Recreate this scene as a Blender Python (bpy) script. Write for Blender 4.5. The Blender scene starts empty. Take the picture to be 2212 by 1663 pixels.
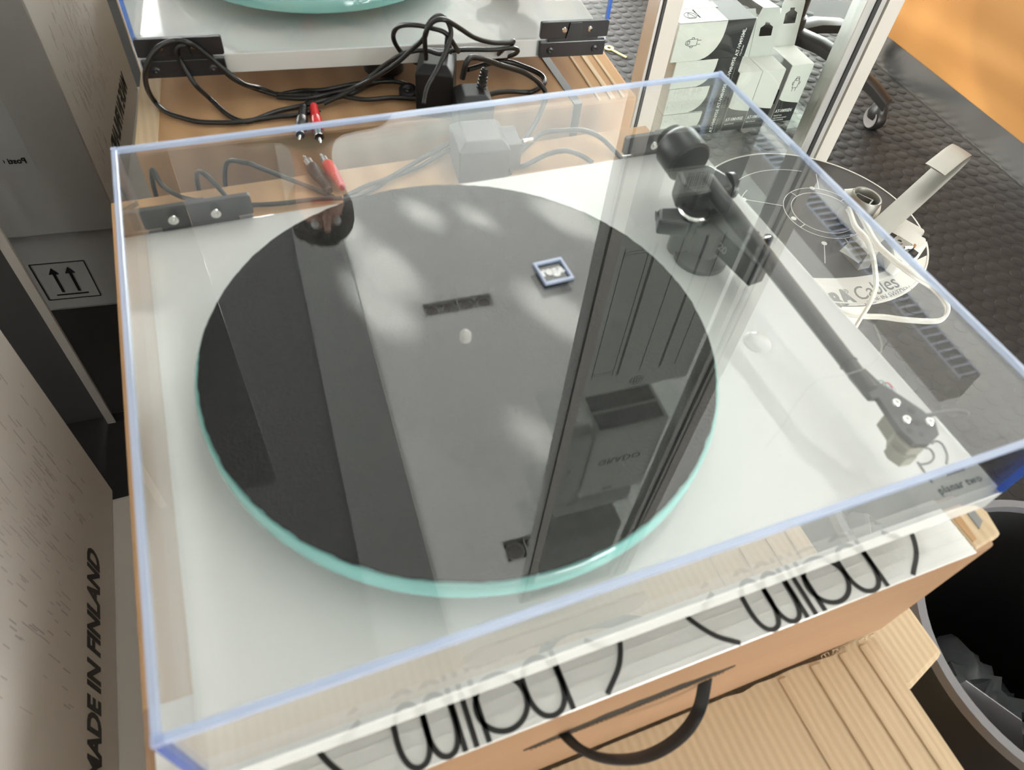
import bpy, bmesh, math, random
from mathutils import Vector, Matrix, noise
random.seed(7)
Z0 = 0.6                      # the photograph was measured from the plinth top; the floor lies 0.6 m below it
sc = bpy.context.scene
col = sc.collection
rad = math.radians

# ------------------------------------------------------------------ camera
cd = bpy.data.cameras.new('camera')
cam = bpy.data.objects.new('camera', cd); col.objects.link(cam)
cd.sensor_fit = 'HORIZONTAL'; cd.sensor_width = 36.0
cd.lens = 1548.505 / 2212 * 36.0
cd.clip_start = 0.01
Rm = Matrix(((0.93243741, 0.22913388, -0.27938886), (-0.35224953, 0.74870154, -0.56157482), (0.08050305, 0.62204796, 0.77882963)))
cam.matrix_world = Matrix.Translation((0.07453, -0.08770, 0.34375 + Z0)) @ Rm.to_4x4()
cd.dof.use_dof = True; cd.dof.focus_distance = 1.05; cd.dof.aperture_fstop = 10.0
sc.camera = cam
# ------------------------------------------------------------------ world and light
sc.view_settings.view_transform = 'Standard'; sc.view_settings.look = 'None'
sc.view_settings.gamma = 1.0; sc.view_settings.use_curve_mapping = False
sc.view_settings.exposure = 0.0
w = bpy.data.worlds.new('sky'); sc.world = w; w.use_nodes = True
bg = w.node_tree.nodes['Background']; bg.inputs[0].default_value = (1.0, 0.975, 0.975, 1); bg.inputs[1].default_value = 29.0
c = sc.cycles
c.max_bounces = 14; c.diffuse_bounces = 5; c.glossy_bounces = 8; c.transparent_max_bounces = 48
c.caustics_reflective = False; c.caustics_refractive = False; c.sample_clamp_indirect = 8.0
RA = rad(-2.8)                # the room stands 2.8 degrees turned to the turntable
EX = Vector((math.cos(RA), math.sin(RA), 0)); EY = Vector((-math.sin(RA), math.cos(RA), 0))
RF = Matrix.Rotation(RA, 4, 'Z')
def room(x, y, z): return EX * x + EY * y + Vector((0, 0, z))
sd = bpy.data.lights.new('sun', 'SUN'); sun = bpy.data.objects.new('sun', sd); col.objects.link(sun)
sd.energy = 5.5; sd.angle = rad(3.0); sd.color = (1.0, 0.86, 0.66)
SUN = Vector((-0.36, 0.78, 0.47)).normalized()
sun.rotation_euler = SUN.to_track_quat('Z', 'Y').to_euler(); sun.location = (0, 4, 4)
def portal(name, p, sx, sz, nrm):
    l = bpy.data.lights.new(name, 'AREA'); l.shape = 'RECTANGLE'; l.size = sx; l.size_y = sz
    l.cycles.is_portal = True
    o = bpy.data.objects.new(name, l); col.objects.link(o)
    o.location = p + Vector((0, 0, Z0)); o.rotation_euler = (-nrm).to_track_quat('Z', 'Y').to_euler()   # an area light shines along its -Z
    return o
portal('window_daylight', room(3.2, 5.14, 0.375), 5.0, 1.85, -EY)
portal('window_daylight_side', room(5.94, 2.4, 0.125), 4.8, 1.35, -EX)
portal('added_daylight_front', room(1.8, -2.94, 0.075), 1.6, 1.25, EY)  # opening added for light from the camera side
portal('added_daylight_back', room(-1.525, 5.14, 0.125), 1.15, 1.35, -EY)  # opening added to brighten the rear turntable
portal('added_daylight_west', room(-2.14, 2.4, .7), 2.8, 1.8, EX)  # opening added to lift the dim left and back
portal('window_daylight_high', room(-0.3, 5.14, 1.55), 1.6, 1.3, -EY)

# ------------------------------------------------------------------ materials
def lin(h):
    v = [int(h[i:i+2], 16) / 255 for i in (0, 2, 4)]
    return tuple(x / 12.92 if x <= .04045 else ((x + .055) / 1.055) ** 2.4 for x in v) + (1,)
MATS = {}
def mat(name, color, rough=.5, metal=0., spec=.5, coat=0., var=0., vscale=40., bump=0., bscale=60., stretch=None, trans=0., alpha=1., sheen=0.):
    m = bpy.data.materials.new(name); m.use_nodes = True; nt = m.node_tree; N = nt.nodes; L = nt.links
    b = N['Principled BSDF']
    cc = lin(color) if isinstance(color, str) else tuple(color) + (1,)
    b.inputs['Base Color'].default_value = cc; b.inputs['Roughness'].default_value = rough
    b.inputs['Metallic'].default_value = metal; b.inputs['Specular IOR Level'].default_value = spec
    b.inputs['Coat Weight'].default_value = coat; b.inputs['Coat Roughness'].default_value = .04
    b.inputs['Transmission Weight'].default_value = trans; b.inputs['Alpha'].default_value = alpha
    b.inputs['Sheen Weight'].default_value = sheen
    if var or bump:
        tc = N.new('ShaderNodeTexCoord'); mp = N.new('ShaderNodeMapping'); L.new(tc.outputs['Object'], mp.inputs[0])
        if stretch: mp.inputs['Scale'].default_value = stretch
    if var:
        nz = N.new('ShaderNodeTexNoise'); nz.inputs['Scale'].default_value = vscale; nz.inputs['Detail'].default_value = 5
        L.new(mp.outputs[0], nz.inputs['Vector'])
        mx = N.new('ShaderNodeMix'); mx.data_type = 'RGBA'; mx.inputs['B'].default_value = tuple(x * (1 - var) for x in cc[:3]) + (1,); mx.inputs['A'].default_value = tuple(min(1, x * (1 + var * .5)) for x in cc[:3]) + (1,)
        L.new(nz.outputs['Fac'], mx.inputs['Factor']); L.new(mx.outputs['Result'], b.inputs['Base Color'])
    if bump:
        nb = N.new('ShaderNodeTexNoise'); nb.inputs['Scale'].default_value = bscale; nb.inputs['Detail'].default_value = 3
        L.new(mp.outputs[0], nb.inputs['Vector'])
        bp = N.new('ShaderNodeBump'); bp.inputs['Strength'].default_value = bump; bp.inputs['Distance'].default_value = .002
        L.new(nb.outputs['Fac'], bp.inputs['Height']); L.new(bp.outputs[0], b.inputs['Normal'])
    MATS[name] = m
    return m
def acrylic(name, tint, f0, rough=0.0, milky=0., milk=(.8, .85, .95, 1)):
    # clear sheet: Fresnel share mirrored, the rest passes straight through
    m = bpy.data.materials.new(name); m.use_nodes = True; nt = m.node_tree; N = nt.nodes; L = nt.links
    N.remove(N['Principled BSDF']); out = N['Material Output']
    lw = N.new('ShaderNodeLayerWeight'); lw.inputs['Blend'].default_value = .5
    pw = N.new('ShaderNodeMath'); pw.operation = 'POWER'; pw.inputs[1].default_value = 5; L.new(lw.outputs['Facing'], pw.inputs[0])
    ma = N.new('ShaderNodeMath'); ma.operation = 'MULTIPLY_ADD'; ma.inputs[1].default_value = 1 - f0; ma.inputs[2].default_value = f0; L.new(pw.outputs[0], ma.inputs[0])
    tr = N.new('ShaderNodeBsdfTransparent'); tr.inputs[0].default_value = tint
    gl = N.new('ShaderNodeBsdfGlossy'); gl.inputs['Roughness'].default_value = rough; gl.inputs[0].default_value = (1, 1, 1, 1)
    base = tr.outputs[0]
    if milky:
        df = N.new('ShaderNodeBsdfDiffuse'); df.inputs[0].default_value = milk
        tl = N.new('ShaderNodeBsdfTranslucent'); tl.inputs[0].default_value = milk
        m1 = N.new('ShaderNodeMixShader'); m1.inputs[0].default_value = .5; L.new(df.outputs[0], m1.inputs[1]); L.new(tl.outputs[0], m1.inputs[2])
        m2 = N.new('ShaderNodeMixShader'); m2.inputs[0].default_value = milky; L.new(tr.outputs[0], m2.inputs[1]); L.new(m1.outputs[0], m2.inputs[2]); base = m2.outputs[0]
    mx = N.new('ShaderNodeMixShader'); L.new(ma.outputs[0], mx.inputs[0]); L.new(base, mx.inputs[1]); L.new(gl.outputs[0], mx.inputs[2])
    L.new(mx.outputs[0], out.inputs[0]); MATS[name] = m
    return m
def banded(name, ca, cb, scale, axis='X', rough=.8, distort=.6, bump=.3, stretch=(1, 1, 1)):
    # cardboard flutes / wood print: wave bands along one object axis
    m = mat(name, ca, rough, spec=.3); nt = m.node_tree; N = nt.nodes; L = nt.links; b = N['Principled BSDF']
    tc = N.new('ShaderNodeTexCoord'); wv = N.new('ShaderNodeTexWave'); wv.bands_direction = axis
    wv.inputs['Scale'].default_value = scale; wv.inputs['Distortion'].default_value = distort; wv.inputs['Detail'].default_value = 3; wv.inputs['Detail Scale'].default_value = 1.2
    mp = N.new('ShaderNodeMapping'); mp.inputs['Scale'].default_value = stretch; L.new(tc.outputs['Object'], mp.inputs[0]); L.new(mp.outputs[0], wv.inputs['Vector'])
    nz = N.new('ShaderNodeTexNoise'); nz.inputs['Scale'].default_value = 9; nz.inputs['Detail'].default_value = 8; L.new(mp.outputs[0], nz.inputs['Vector'])
    ad = N.new('ShaderNodeMath'); ad.operation = 'MULTIPLY'; L.new(wv.outputs['Fac'], ad.inputs[0]); L.new(nz.outputs['Fac'], ad.inputs[1])
    mx = N.new('ShaderNodeMix'); mx.data_type = 'RGBA'; mx.inputs['A'].default_value = lin(cb); mx.inputs['B'].default_value = lin(ca)
    L.new(ad.outputs[0], mx.inputs['Factor'])
    mr = N.new('ShaderNodeMapRange'); mr.inputs['From Min'].default_value = .05; mr.inputs['From Max'].default_value = .55; L.new(ad.outputs[0], mr.inputs['Value']); L.new(mr.outputs[0], mx.inputs['Factor'])
    L.new(mx.outputs['Result'], b.inputs['Base Color'])
    bp = N.new('ShaderNodeBump'); bp.inputs['Strength'].default_value = bump; bp.inputs['Distance'].default_value = .0015
    L.new(wv.outputs['Fac'], bp.inputs['Height']); L.new(bp.outputs[0], b.inputs['Normal'])
    return m

mat('plinth_white', (.66, .66, .645), .07, coat=.3, spec=.45)
mat('plinth_edge', (.72, .70, .60), .15, coat=.2)
mat('felt', (.019, .0185, .018), 1.0, spec=.05, var=.4, vscale=500, bump=.5, bscale=900)
mat('teal_glass', (.21, .49, .46), .08, spec=.6, coat=.4)
mat('black_plastic', (.014, .014, .015), .38, var=.2, vscale=80)
mat('black_satin', (.02, .02, .022), .28, spec=.6)
mat('cable_black', (.012, .012, .012), .36, spec=.5)
mat('cable_white', (.80, .78, .72), .38)
mat('chrome', (.75, .74, .72), .12, metal=1.)
mat('steel', (.36, .35, .32), .48, metal=.8, var=.15, vscale=30)
mat('kick_steel', (.66, .65, .64), .24, metal=1., var=.10, vscale=6)
mat('red_plastic', (.62, .02, .022), .35)
mat('gold', (.75, .6, .3), .25, metal=1.)
mat('arm_grey', (.030, .030, .032), .34, spec=.55)
mat('cart_beige', (.24, .23, .18), .4)
mat('white_plastic', (.74, .73, .69), .35)
mat('ink', (.012, .012, .012), .55)
mat('ink_soft', (.10, .13, .15), .6)
mat('ink_grey', (.20, .20, .20), .6)
mat('print_white', (.80, .80, .80), .5)
mat('card_black', (.016, .016, .018), .42)
mat('card_white', (.72, .71, .68), .55, var=.05, vscale=20)
mat('card_grey', (.50, .50, .48), .6, var=.08, vscale=12)
mat('carton_white', (.74, .70, .66), .7, var=.12, vscale=3.5, bump=.08, bscale=40)
mat('carton_scuff', (.58, .53, .50), .75, var=.45, vscale=26, stretch=(.2, 1, .14))
mat('rubber_floor', (.026, .024, .023), .62, spec=.2, var=.25, vscale=7, bump=.05, bscale=220)
mat('ceiling_white', (.86, .855, .83), .9)
mat('ceiling_mid', (.24, .24, .235), .9)
mat('ceiling_dark', (.085, .083, .085), .9)
mat('wall_paint', (.72, .71, .68), .9)
mat('alu', (.60, .60, .585), .42, metal=.55, spec=.5)
mat('alu_light', (.58, .555, .51), .42, spec=.5)
mat('dark_seal', (.03, .03, .032), .5)
mat('mirror', (.88, .89, .88), .015, metal=1.)
mat('louvre', (.50, .56, .72), .4)  # sky reflected in the ribs is painted in as blue
mat('lamp_dark', (.07, .07, .07), .5)
mat('lamp_grey', (.24, .22, .21), .5)
mat('skin', (.50, .30, .22), .5)
mat('hair', (.018, .012, .009), .6, var=.3, vscale=90, stretch=(1, 1, .2))
mat('cloth_dark', (.018, .018, .022), .9, var=.3, vscale=120)
mat('cloth_brown', (.035, .024, .018), .9, var=.3, vscale=120)
mat('bin_black', (.010, .009, .010), .55)
mat('bin_rim', (.16, .155, .17), .4)
mat('paper', (.42, .40, .43), .7)
mat('bag_grey', (.10, .105, .11), .3, var=.5, vscale=30, bump=.6, bscale=50)
mat('crumb', (.32, .20, .07), .7, var=.4, vscale=60)
mat('tape_white', (.70, .695, .675), .22, coat=.5, var=.10, vscale=25, bump=.35, bscale=70)
mat('spool_black', (.012, .012, .013), .5)
mat('spool_white', (.74, .72, .68), .5)
mat('white_bag', (.85, .85, .83), .35, bump=.4, bscale=14)
mat('chair_black', (.018, .016, .015), .4)
mat('badge_black', (.012, .012, .012), .25)
mat('frost', (.55, .56, .55), .6)
mat('carpet_black', (.014, .015, .018), 1., var=.5, vscale=260, bump=.6, bscale=400)
mat('straw', (.62, .50, .20), .6)
acrylic('acrylic', (.985, .99, .99, 1), .040)
acrylic('glass', (.96, .985, .97, 1), .04)
acrylic('acrylic_edge', (.75, .84, 1, 1), .07, .12, .55, (.74, .81, .97, 1))  # light guided to the sheet edges, painted as milky lavender
acrylic('acrylic_corner', (.45, .62, 1, 1), .07, .12, .55, (.05, .19, .66, 1))  # same edge glow, painted as saturated blue on the near corners
acrylic('acrylic_seam', (.90, .94, 1, 1), .06, .10, .15, (.6, .7, .95, 1))
acrylic('acrylic_frost', (.9, .9, .9, 1), .05, .4, .45, (.5, .52, .5, 1))
banded('cardboard', 'b8936b', 'ac8762', 9, 'X', distort=2.0, bump=.06)
banded('cardboard_pale', 'c8b295', 'bfa88a', 46, 'X', distort=.5, bump=.14)
banded('beech_print', 'a58468', '8d6c52', 60, 'Z', distort=3.5, bump=.04, rough=.5, stretch=(.25, .25, 1))
banded('cherry_wood', 'a87a48', '986c3e', 2.6, 'Z', distort=9.0, bump=.02, rough=.34, stretch=(.3, .22, 1))

# ------------------------------------------------------------------ mesh helpers (all coordinates: metres from the plinth top, front left corner)
BASE = {}
class M:
    def __init__(s, F=None): s.v = []; s.f = []; s.F = F
    def add(s, vs, fs):
        k = len(s.v)
        for p in vs:
            p = Vector(p); s.v.append(s.F @ p if s.F else p)
        s.f += [tuple(i + k for i in f) for f in fs]
        return s
    def box(s, x0, x1, y0, y1, z0, z1, Q=None):
        vs = [Vector((x, y, z)) for z in (z0, z1) for x, y in ((x0, y0), (x1, y0), (x1, y1), (x0, y1))]
        if Q: vs = [Q @ v for v in vs]
        return s.add(vs, [(3, 2, 1, 0), (4, 5, 6, 7), (0, 1, 5, 4), (1, 2, 6, 5), (2, 3, 7, 6), (3, 0, 4, 7)])
    def prism(s, poly, z0, z1, Q=None):
        n = len(poly)
        vs = [Vector((x, y, z0)) for x, y in poly] + [Vector((x, y, z1)) for x, y in poly]
        if Q: vs = [Q @ v for v in vs]
        return s.add(vs, [tuple(reversed(range(n))), tuple(range(n, 2 * n))] + [(i, (i + 1) % n, n + (i + 1) % n, n + i) for i in range(n)])
    def cyl(s, p, q, r, r2=None, n=20, caps=True):
        p, q = Vector(p), Vector(q); d = (q - p).normalized(); a = d.orthogonal().normalized(); b = d.cross(a); r2 = r if r2 is None else r2
        vs = [p + (a * math.cos(t) + b * math.sin(t)) * r for t in [2 * math.pi * i / n for i in range(n)]]
        vs += [q + (a * math.cos(t) + b * math.sin(t)) * r2 for t in [2 * math.pi * i / n for i in range(n)]]
        fs = [(i, (i + 1) % n, n + (i + 1) % n, n + i) for i in range(n)]
        if caps: fs += [tuple(reversed(range(n))), tuple(range(n, 2 * n))]
        return s.add(vs, fs)
    def lathe(s, prof, o, d=(0, 0, 1), n=32):
        o = Vector(o); d = Vector(d).normalized(); a = d.orthogonal().normalized(); b = d.cross(a); vs = []; fs = []; m = len(prof)
        for i in range(n):
            t = 2 * math.pi * i / n; e = a * math.cos(t) + b * math.sin(t)
            vs += [o + e * r + d * h for r, h in prof]
        for i in range(n):
            j = (i + 1) % n
            fs += [(i * m + k, j * m + k, j * m + k + 1, i * m + k + 1) for k in range(m - 1)]
            if prof[0][0] > 1e-6 and prof[-1][0] > 1e-6: fs.append((i * m + m - 1, j * m + m - 1, j * m, i * m))   # a ring closes on itself
        return s.add(vs, fs)
    def tube(s, pts, r, n=8, sub=6, closed=False, flat=None):
        P = smooth_path(pts, sub, closed); k = len(P); vs = []; fs = []; up = Vector((0, 0, 1)); a = None
        for i, p in enumerate(P):
            t = (P[(i + 1) % k] - P[i - 1]) if closed else (P[min(i + 1, k - 1)] - P[max(i - 1, 0)])
            t.normalize()
            if a is None: a = t.orthogonal().normalized() if flat is None else (Vector(flat) - t * Vector(flat).dot(t)).normalized()
            else: a = (a - t * a.dot(t)).normalized()
            b = t.cross(a)
            ra, rb = (r, r) if not isinstance(r, tuple) else r
            vs += [p + a * math.cos(q) * ra + b * math.sin(q) * rb for q in [2 * math.pi * j / n for j in range(n)]]
        for i in range(k if closed else k - 1):
            u = (i + 1) % k
            fs += [(i * n + j, i * n + (j + 1) % n, u * n + (j + 1) % n, u * n + j) for j in range(n)]
        if not closed: fs += [tuple(reversed(range(n))), tuple((k - 1) * n + j for j in range(n))]
        return s.add(vs, fs)
    def ribbon(s, pts, wd, Q, th=.0003, sub=8, closed=False):
        # flat stroke of width wd along 2D points, lying in the plane of matrix Q
        P = smooth_path([(x, y, 0) for x, y in pts], sub, closed); k = len(P); vs = []; fs = []
        for i, p in enumerate(P):
            t = (P[(i + 1) % k] - P[i - 1]) if closed else (P[min(i + 1, k - 1)] - P[max(i - 1, 0)])
            t.normalize(); nn = Vector((-t.y, t.x, 0)) * wd / 2
            vs += [Q @ (p + nn), Q @ (p - nn), Q @ (p - nn + Vector((0, 0, th))), Q @ (p + nn + Vector((0, 0, th)))]
        for i in range(k if closed else k - 1):
            u = (i + 1) % k
            fs += [(i * 4 + j, i * 4 + (j + 1) % 4, u * 4 + (j + 1) % 4, u * 4 + j) for j in range(4)]
        if not closed: fs += [(0, 1, 2, 3), tuple((k - 1) * 4 + j for j in (3, 2, 1, 0))]
        return s.add(vs, fs)
    def build(s, name, material, parent=None, base=None, bevel=0., seg=2, smooth=False):
        bm = bmesh.new(); vv = [bm.verts.new(p) for p in s.v]
        for f in s.f:
            try: bm.faces.new([vv[i] for i in f])
            except ValueError: pass
        bmesh.ops.recalc_face_normals(bm, faces=bm.faces)
        if bevel: bmesh.ops.bevel(bm, geom=[e for e in bm.edges if len(e.link_faces) == 2 and e.calc_face_angle(0) > .5], offset=bevel, segments=seg, affect='EDGES', profile=.6)
        if parent: b = BASE[parent.name]
        elif base is not None: b = Vector(base)
        else:
            xs = [v.co for v in bm.verts]
            b = Vector(((min(p.x for p in xs) + max(p.x for p in xs)) / 2, (min(p.y for p in xs) + max(p.y for p in xs)) / 2, min(p.z for p in xs)))
        bmesh.ops.translate(bm, verts=bm.verts, vec=-b)
        me = bpy.data.meshes.new(name); bm.to_mesh(me); bm.free()
        if smooth:
            me.polygons.foreach_set('use_smooth', [True] * len(me.polygons))
            me.set_sharp_from_angle(angle=rad(40))
        me.materials.append(MATS[material])
        return put(name, me, parent, b)
def put(name, me, parent, b):
    o = bpy.data.objects.new(name, me); col.objects.link(o); BASE[o.name] = b.copy()
    if parent: o.parent = parent
    else: o.location = b + Vector((0, 0, Z0))
    return o
def smooth_path(pts, sub=6, closed=False):
    P = [Vector(p) for p in pts]; n = len(P)
    if n < 3: return P
    out = []
    g = lambda i: P[i % n] if closed else (P[i] if 0 <= i < n else (2 * P[0] - P[1] if i < 0 else 2 * P[-1] - P[-2]))
    for i in range(n if closed else n - 1):
        a, b, c_, d = g(i - 1), g(i), g(i + 1), g(i + 2)
        for k in range(sub):
            t = k / sub
            out.append(.5 * (2 * b + (c_ - a) * t + (2 * a - 5 * b + 4 * c_ - d) * t * t + (3 * b - a - 3 * c_ + d) * t ** 3))
    if not closed: out.append(P[-1])
    return out
def tag(o, label, cat=None, group=None, kind=None):
    if label: o['label'] = label
    if cat: o['category'] = cat
    if group: o['group'] = group
    if kind: o['kind'] = kind
    return o
def empty(name, base, label, cat, group=None):
    o = bpy.data.objects.new(name, None); col.objects.link(o); o.empty_display_size = .02
    BASE[o.name] = Vector(base); o.location = Vector(base) + Vector((0, 0, Z0))
    return tag(o, label, cat, group)
def struct(name, m, material, bevel=0., base=None):
    return tag(m.build(name, material, base=base, bevel=bevel), None, None, None, 'structure')
def frame(o, x, y):
    # matrix with origin o, x axis along x, y axis along y
    x = Vector(x).normalized(); z = x.cross(Vector(y)).normalized(); y = z.cross(x)
    q = Matrix((x, y, z)).transposed().to_4x4(); q.translation = Vector(o)
    return q
def text(name, s, size, o, x, y, material, parent, align='LEFT', shear=0., weight=0., space=1., stretch=1., th=.0002):
    cu = bpy.data.curves.new(name, 'FONT'); cu.body = s; cu.size = size; cu.align_x = align; cu.shear = shear; cu.offset = weight; cu.space_character = space
    cu.extrude = th; cu.resolution_u = 3
    t = bpy.data.objects.new(name, cu); col.objects.link(t)
    me = bpy.data.meshes.new_from_object(t.evaluated_get(bpy.context.evaluated_depsgraph_get()))
    bpy.data.objects.remove(t); bpy.data.curves.remove(cu)
    q = frame(o, x, y) @ Matrix.Diagonal((stretch, 1, 1, 1)); b = BASE[parent.name]
    q.translation = q.translation - b
    me.transform(q); me.materials.clear(); me.materials.append(MATS[material]); me.name = name
    return put(name, me, parent, b)
def circle(cx, cy, r, n=48, a0=0, a1=2 * math.pi):
    e = 0 if abs(a1 - a0 - 2 * math.pi) < 1e-6 else 1
    return [(cx + r * math.cos(a0 + (a1 - a0) * i / (n - 1 + (1 - e))), cy + r * math.sin(a0 + (a1 - a0) * i / (n - 1 + (1 - e)))) for i in range(n)]
def rrect(x0, x1, y0, y1, r, n=6):
    out = []
    for cx, cy, a in ((x1 - r, y1 - r, 0), (x0 + r, y1 - r, 90), (x0 + r, y0 + r, 180), (x1 - r, y0 + r, 270)):
        out += [(cx + r * math.cos(rad(a + 90 * i / n)), cy + r * math.sin(rad(a + 90 * i / n))) for i in range(n + 1)]
    return out
# ------------------------------------------------------------------ the room
FZ = -.6; CZ = 2.40
def rbox(*a): return M(RF).box(*a)
floor = struct('floor', rbox(-2.2, 6, -3, 5.2, FZ - .05, FZ), 'rubber_floor', base=(0, 0, FZ))
lit = M(RF); lit.box(.34, .634, -3, 5.2, CZ, CZ + .2); lit.box(1.0, 6, -3, 5.2, CZ, CZ + .2)
for a, b in ((-3, 1.0), (1.095, 2.36), (2.455, 5.2)): lit.box(.634, 1.0, a, b, CZ, CZ + .2)
struct('ceiling', lit, 'ceiling_white')
struct('ceiling_beam', rbox(.085, .34, -3, 5.2, CZ - .012, CZ + .2), 'ceiling_mid')
dk = M(RF); dk.box(-2.2, -.665, -3, 5.2, CZ, CZ + .2); dk.box(-.298, .085, -3, 5.2, CZ, CZ + .2)
for a, b in ((-3, 2.435), (2.52, 5.2)): dk.box(-.665, -.298, a, b, CZ, CZ + .2)
struct('ceiling_soffit', dk, 'ceiling_dark')
wl = M(RF)
for y0, y1, z0, z1 in ((-3, 1.0, FZ, CZ + .2), (3.8, 5.2, FZ, CZ + .2), (1.0, 3.8, FZ, -.2), (1.0, 3.8, 1.6, CZ + .2)): wl.box(-2.3, -2.2, y0, y1, z0, z1)
struct('wall_left', wl, 'wall_paint')
wf = M(RF)
for x0, x1, z0, z1 in ((-2.3, 1.0, FZ, CZ), (2.6, 6.1, FZ, CZ), (1.0, 2.6, FZ, -.55), (1.0, 2.6, .7, CZ)): wf.box(x0, x1, -3.1, -3, z0, z1 + (.2 if z1 == CZ else 0))
struct('wall_front', wf, 'wall_paint')
wb = M(RF)
for x0, x1, z0, z1 in ((-2.3, -2.1, FZ, CZ), (-.95, -.75, FZ, CZ), (-2.1, -.95, FZ, -.55), (-2.1, -.95, .8, CZ), (.5, .7, FZ, CZ), (5.7, 6.1, FZ, CZ), (-.75, .5, FZ, .7), (-.75, .5, 2.2, CZ), (.7, 5.7, FZ, -.55), (.7, 5.7, 1.3, CZ)):
    wb.box(x0, x1, 5.2, 5.35, z0, z1 + (.2 if z1 == CZ else 0))
struct('wall_back', wb, 'wall_paint')
wr = M(RF)
for y0, y1, z0, z1 in ((-3.1, 0, FZ, CZ), (4.8, 5.35, FZ, CZ), (0, 4.8, FZ, -.55), (0, 4.8, .8, CZ)):
    wr.box(6, 6.15, y0, y1, z0, z1 + (.2 if z1 == CZ else 0))
struct('wall_right', wr, 'wall_paint')
def window(name, a, b, c0, z0, z1, n, along):
    f = M(RF); t = .03
    def bx(m, u0, u1, w0, w1):
        if along == 'x': m.box(u0, u1, c0, c0 + .06, w0, w1)
        else: m.box(c0, c0 + .06, u0, u1, w0, w1)
    bx(f, a, b, z0, z0 + t); bx(f, a, b, z1 - t, z1)
    for i in range(n + 1):
        u = a + (b - a - t) * i / n; bx(f, u, u + t, z0 + t, z1 - t)
    o = struct(name, f, 'alu')
    for i in range(n):
        u = a + (b - a - t) * i / n; g = M(RF)
        if along == 'x': g.box(u + t, u + (b - a - t) / n, c0 + .026, c0 + .032, z0 + t, z1 - t)
        else: g.box(c0 + .026, c0 + .032, u + t, u + (b - a - t) / n, z0 + t, z1 - t)
        g.build('pane', 'glass', o)
window('added_window_back', -2.1, -.95, 5.22, -.55, .8, 1, 'x')  # unseen window, added to light the rear plinth
window('window_1', .7, 5.7, 5.22, -.55, 1.3, 3, 'x')
window('window_2', 0, 4.8, 6.03, -.55, .8, 3, 'y')
window('added_window_front', 1.0, 2.6, -3.08, -.55, .7, 2, 'x')  # unseen window, added to light faces turned to the camera
window('added_window_left', 1.0, 3.8, -2.28, -.2, 1.6, 2, 'y')  # unseen window, added to brighten the rear boxes from the left
window('window_3', -.75, .5, 5.22, .7, 2.2, 1, 'x')

# rubber studs: 300 of them singly, the rest as one relief
PITCH = .0331
def hidden(p):
    x, y = p.x, p.y
    if x < .5 and y < .95: return True
    if (x - .84) ** 2 + (y - .538) ** 2 < .165 ** 2 or (x - .715) ** 2 + (y + .074) ** 2 < .12 ** 2: return True
    return x > 1.83
fi = []; CI = cam.matrix_world.inverted()
for i in range(0, 70):
    for j in range(-14, 66):
        p = room(.35 + i * PITCH, j * PITCH + .004, FZ); q = CI @ (p + Vector((0, 0, Z0)))
        if q.z > -.2: continue
        u, v = 1106 + 1548.5 * q.x / -q.z, 831.5 - 1548.5 * q.y / -q.z
        if -60 < u < 2300 and -80 < v < 1750 and not hidden(p): fi.append((-q.z, p, u, v))
fi.sort(key=lambda t: t[0])
single = [t for t in fi if 0 < t[2] < 2212 and 0 < t[3] < 1663 and not (.6 < t[1].x < 1.02 and t[1].y > .7)][:300]
ids = {id(t) for t in single}
sm = None
for d, p, u, v in single:
    if sm is None:
        b0 = M(); b0.lathe([(.0140, 0), (.0137, .0006), (.0130, .0011), (.0120, .0012), (0, .0012)], p, n=16)
        o = b0.build('stud', 'rubber_floor', floor, smooth=True); sm = o.data
        sm.transform(Matrix.Translation(-(p - BASE[floor.name]))); o.location = p - BASE[floor.name]
    else:
        o = bpy.data.objects.new('stud', sm); col.objects.link(o); o.parent = floor; o.location = p - BASE[floor.name]
rest = M()
for t in fi:
    if id(t) not in ids: rest.lathe([(.0140, 0), (.0136, .0008), (.0122, .0012), (0, .0012)], t[1], n=12)
o = rest.build('stud_relief', 'rubber_floor', floor, smooth=True); o['kind'] = 'stuff'

# recessed four-spot downlights and a louvred strip luminaire on the ceiling
def downlight(x0, x1, y0, y1, label):
    e = empty('downlight', room((x0 + x1) / 2, (y0 + y1) / 2, CZ), label, 'lamp', 'recessed four-spot ceiling lamps')
    t = .004; h = M(RF)
    h.box(x0, x1, y0, y1, CZ + .075, CZ + .08)
    for a, b, c_, d in ((x0, x0 + t, y0, y1), (x1 - t, x1, y0, y1), (x0, x1, y0, y0 + t), (x0, x1, y1 - t, y1)): h.box(a, b, c_, d, CZ - .002, CZ + .08)
    h.build('housing', 'white_plastic', e)
    n = 4; wv = (x1 - x0) / n
    for i in range(n):
        cx = x0 + wv * (i + .5); cy = (y0 + y1) / 2; p = room(cx, cy, CZ + .016)
        if i:
            r = M(RF); r.box(x0 + wv * i - .002, x0 + wv * i + .002, y0 + t, y1 - t, CZ + .004, CZ + .06); r.build('divider', 'card_grey', e)
        k = M(RF); k.box(cx - wv * .46, cx + wv * .46, cy - .044, cy + .040, CZ + .030, CZ + .074); k.build('module', 'lamp_dark', e)
        s = M(); s.lathe([(.040, .012), (.040, .0), (.033, -.002), (.031, .004), (.031, .012)], p, n=28); s = s.build('spot_ring', 'alu', e, smooth=True)
        q = M(); q.lathe([(.0, .004), (.010, .003), (.014, .006), (.029, .001), (.030, .012)], p, n=28); q.build('spot_lens', 'lamp_grey', s, smooth=True)
downlight(.634, 1.0, 2.36, 2.455, 'four-spot recessed lamp mirrored in the middle of the black platter mat')
downlight(.634, 1.0, 1.0, 1.095, 'four-spot recessed lamp half hidden by the cabinet post in the mat reflection')
downlight(-.665, -.298, 2.435, 2.52, 'four-spot recessed lamp in the dark soffit mirrored at the left rim of the mat')
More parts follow.
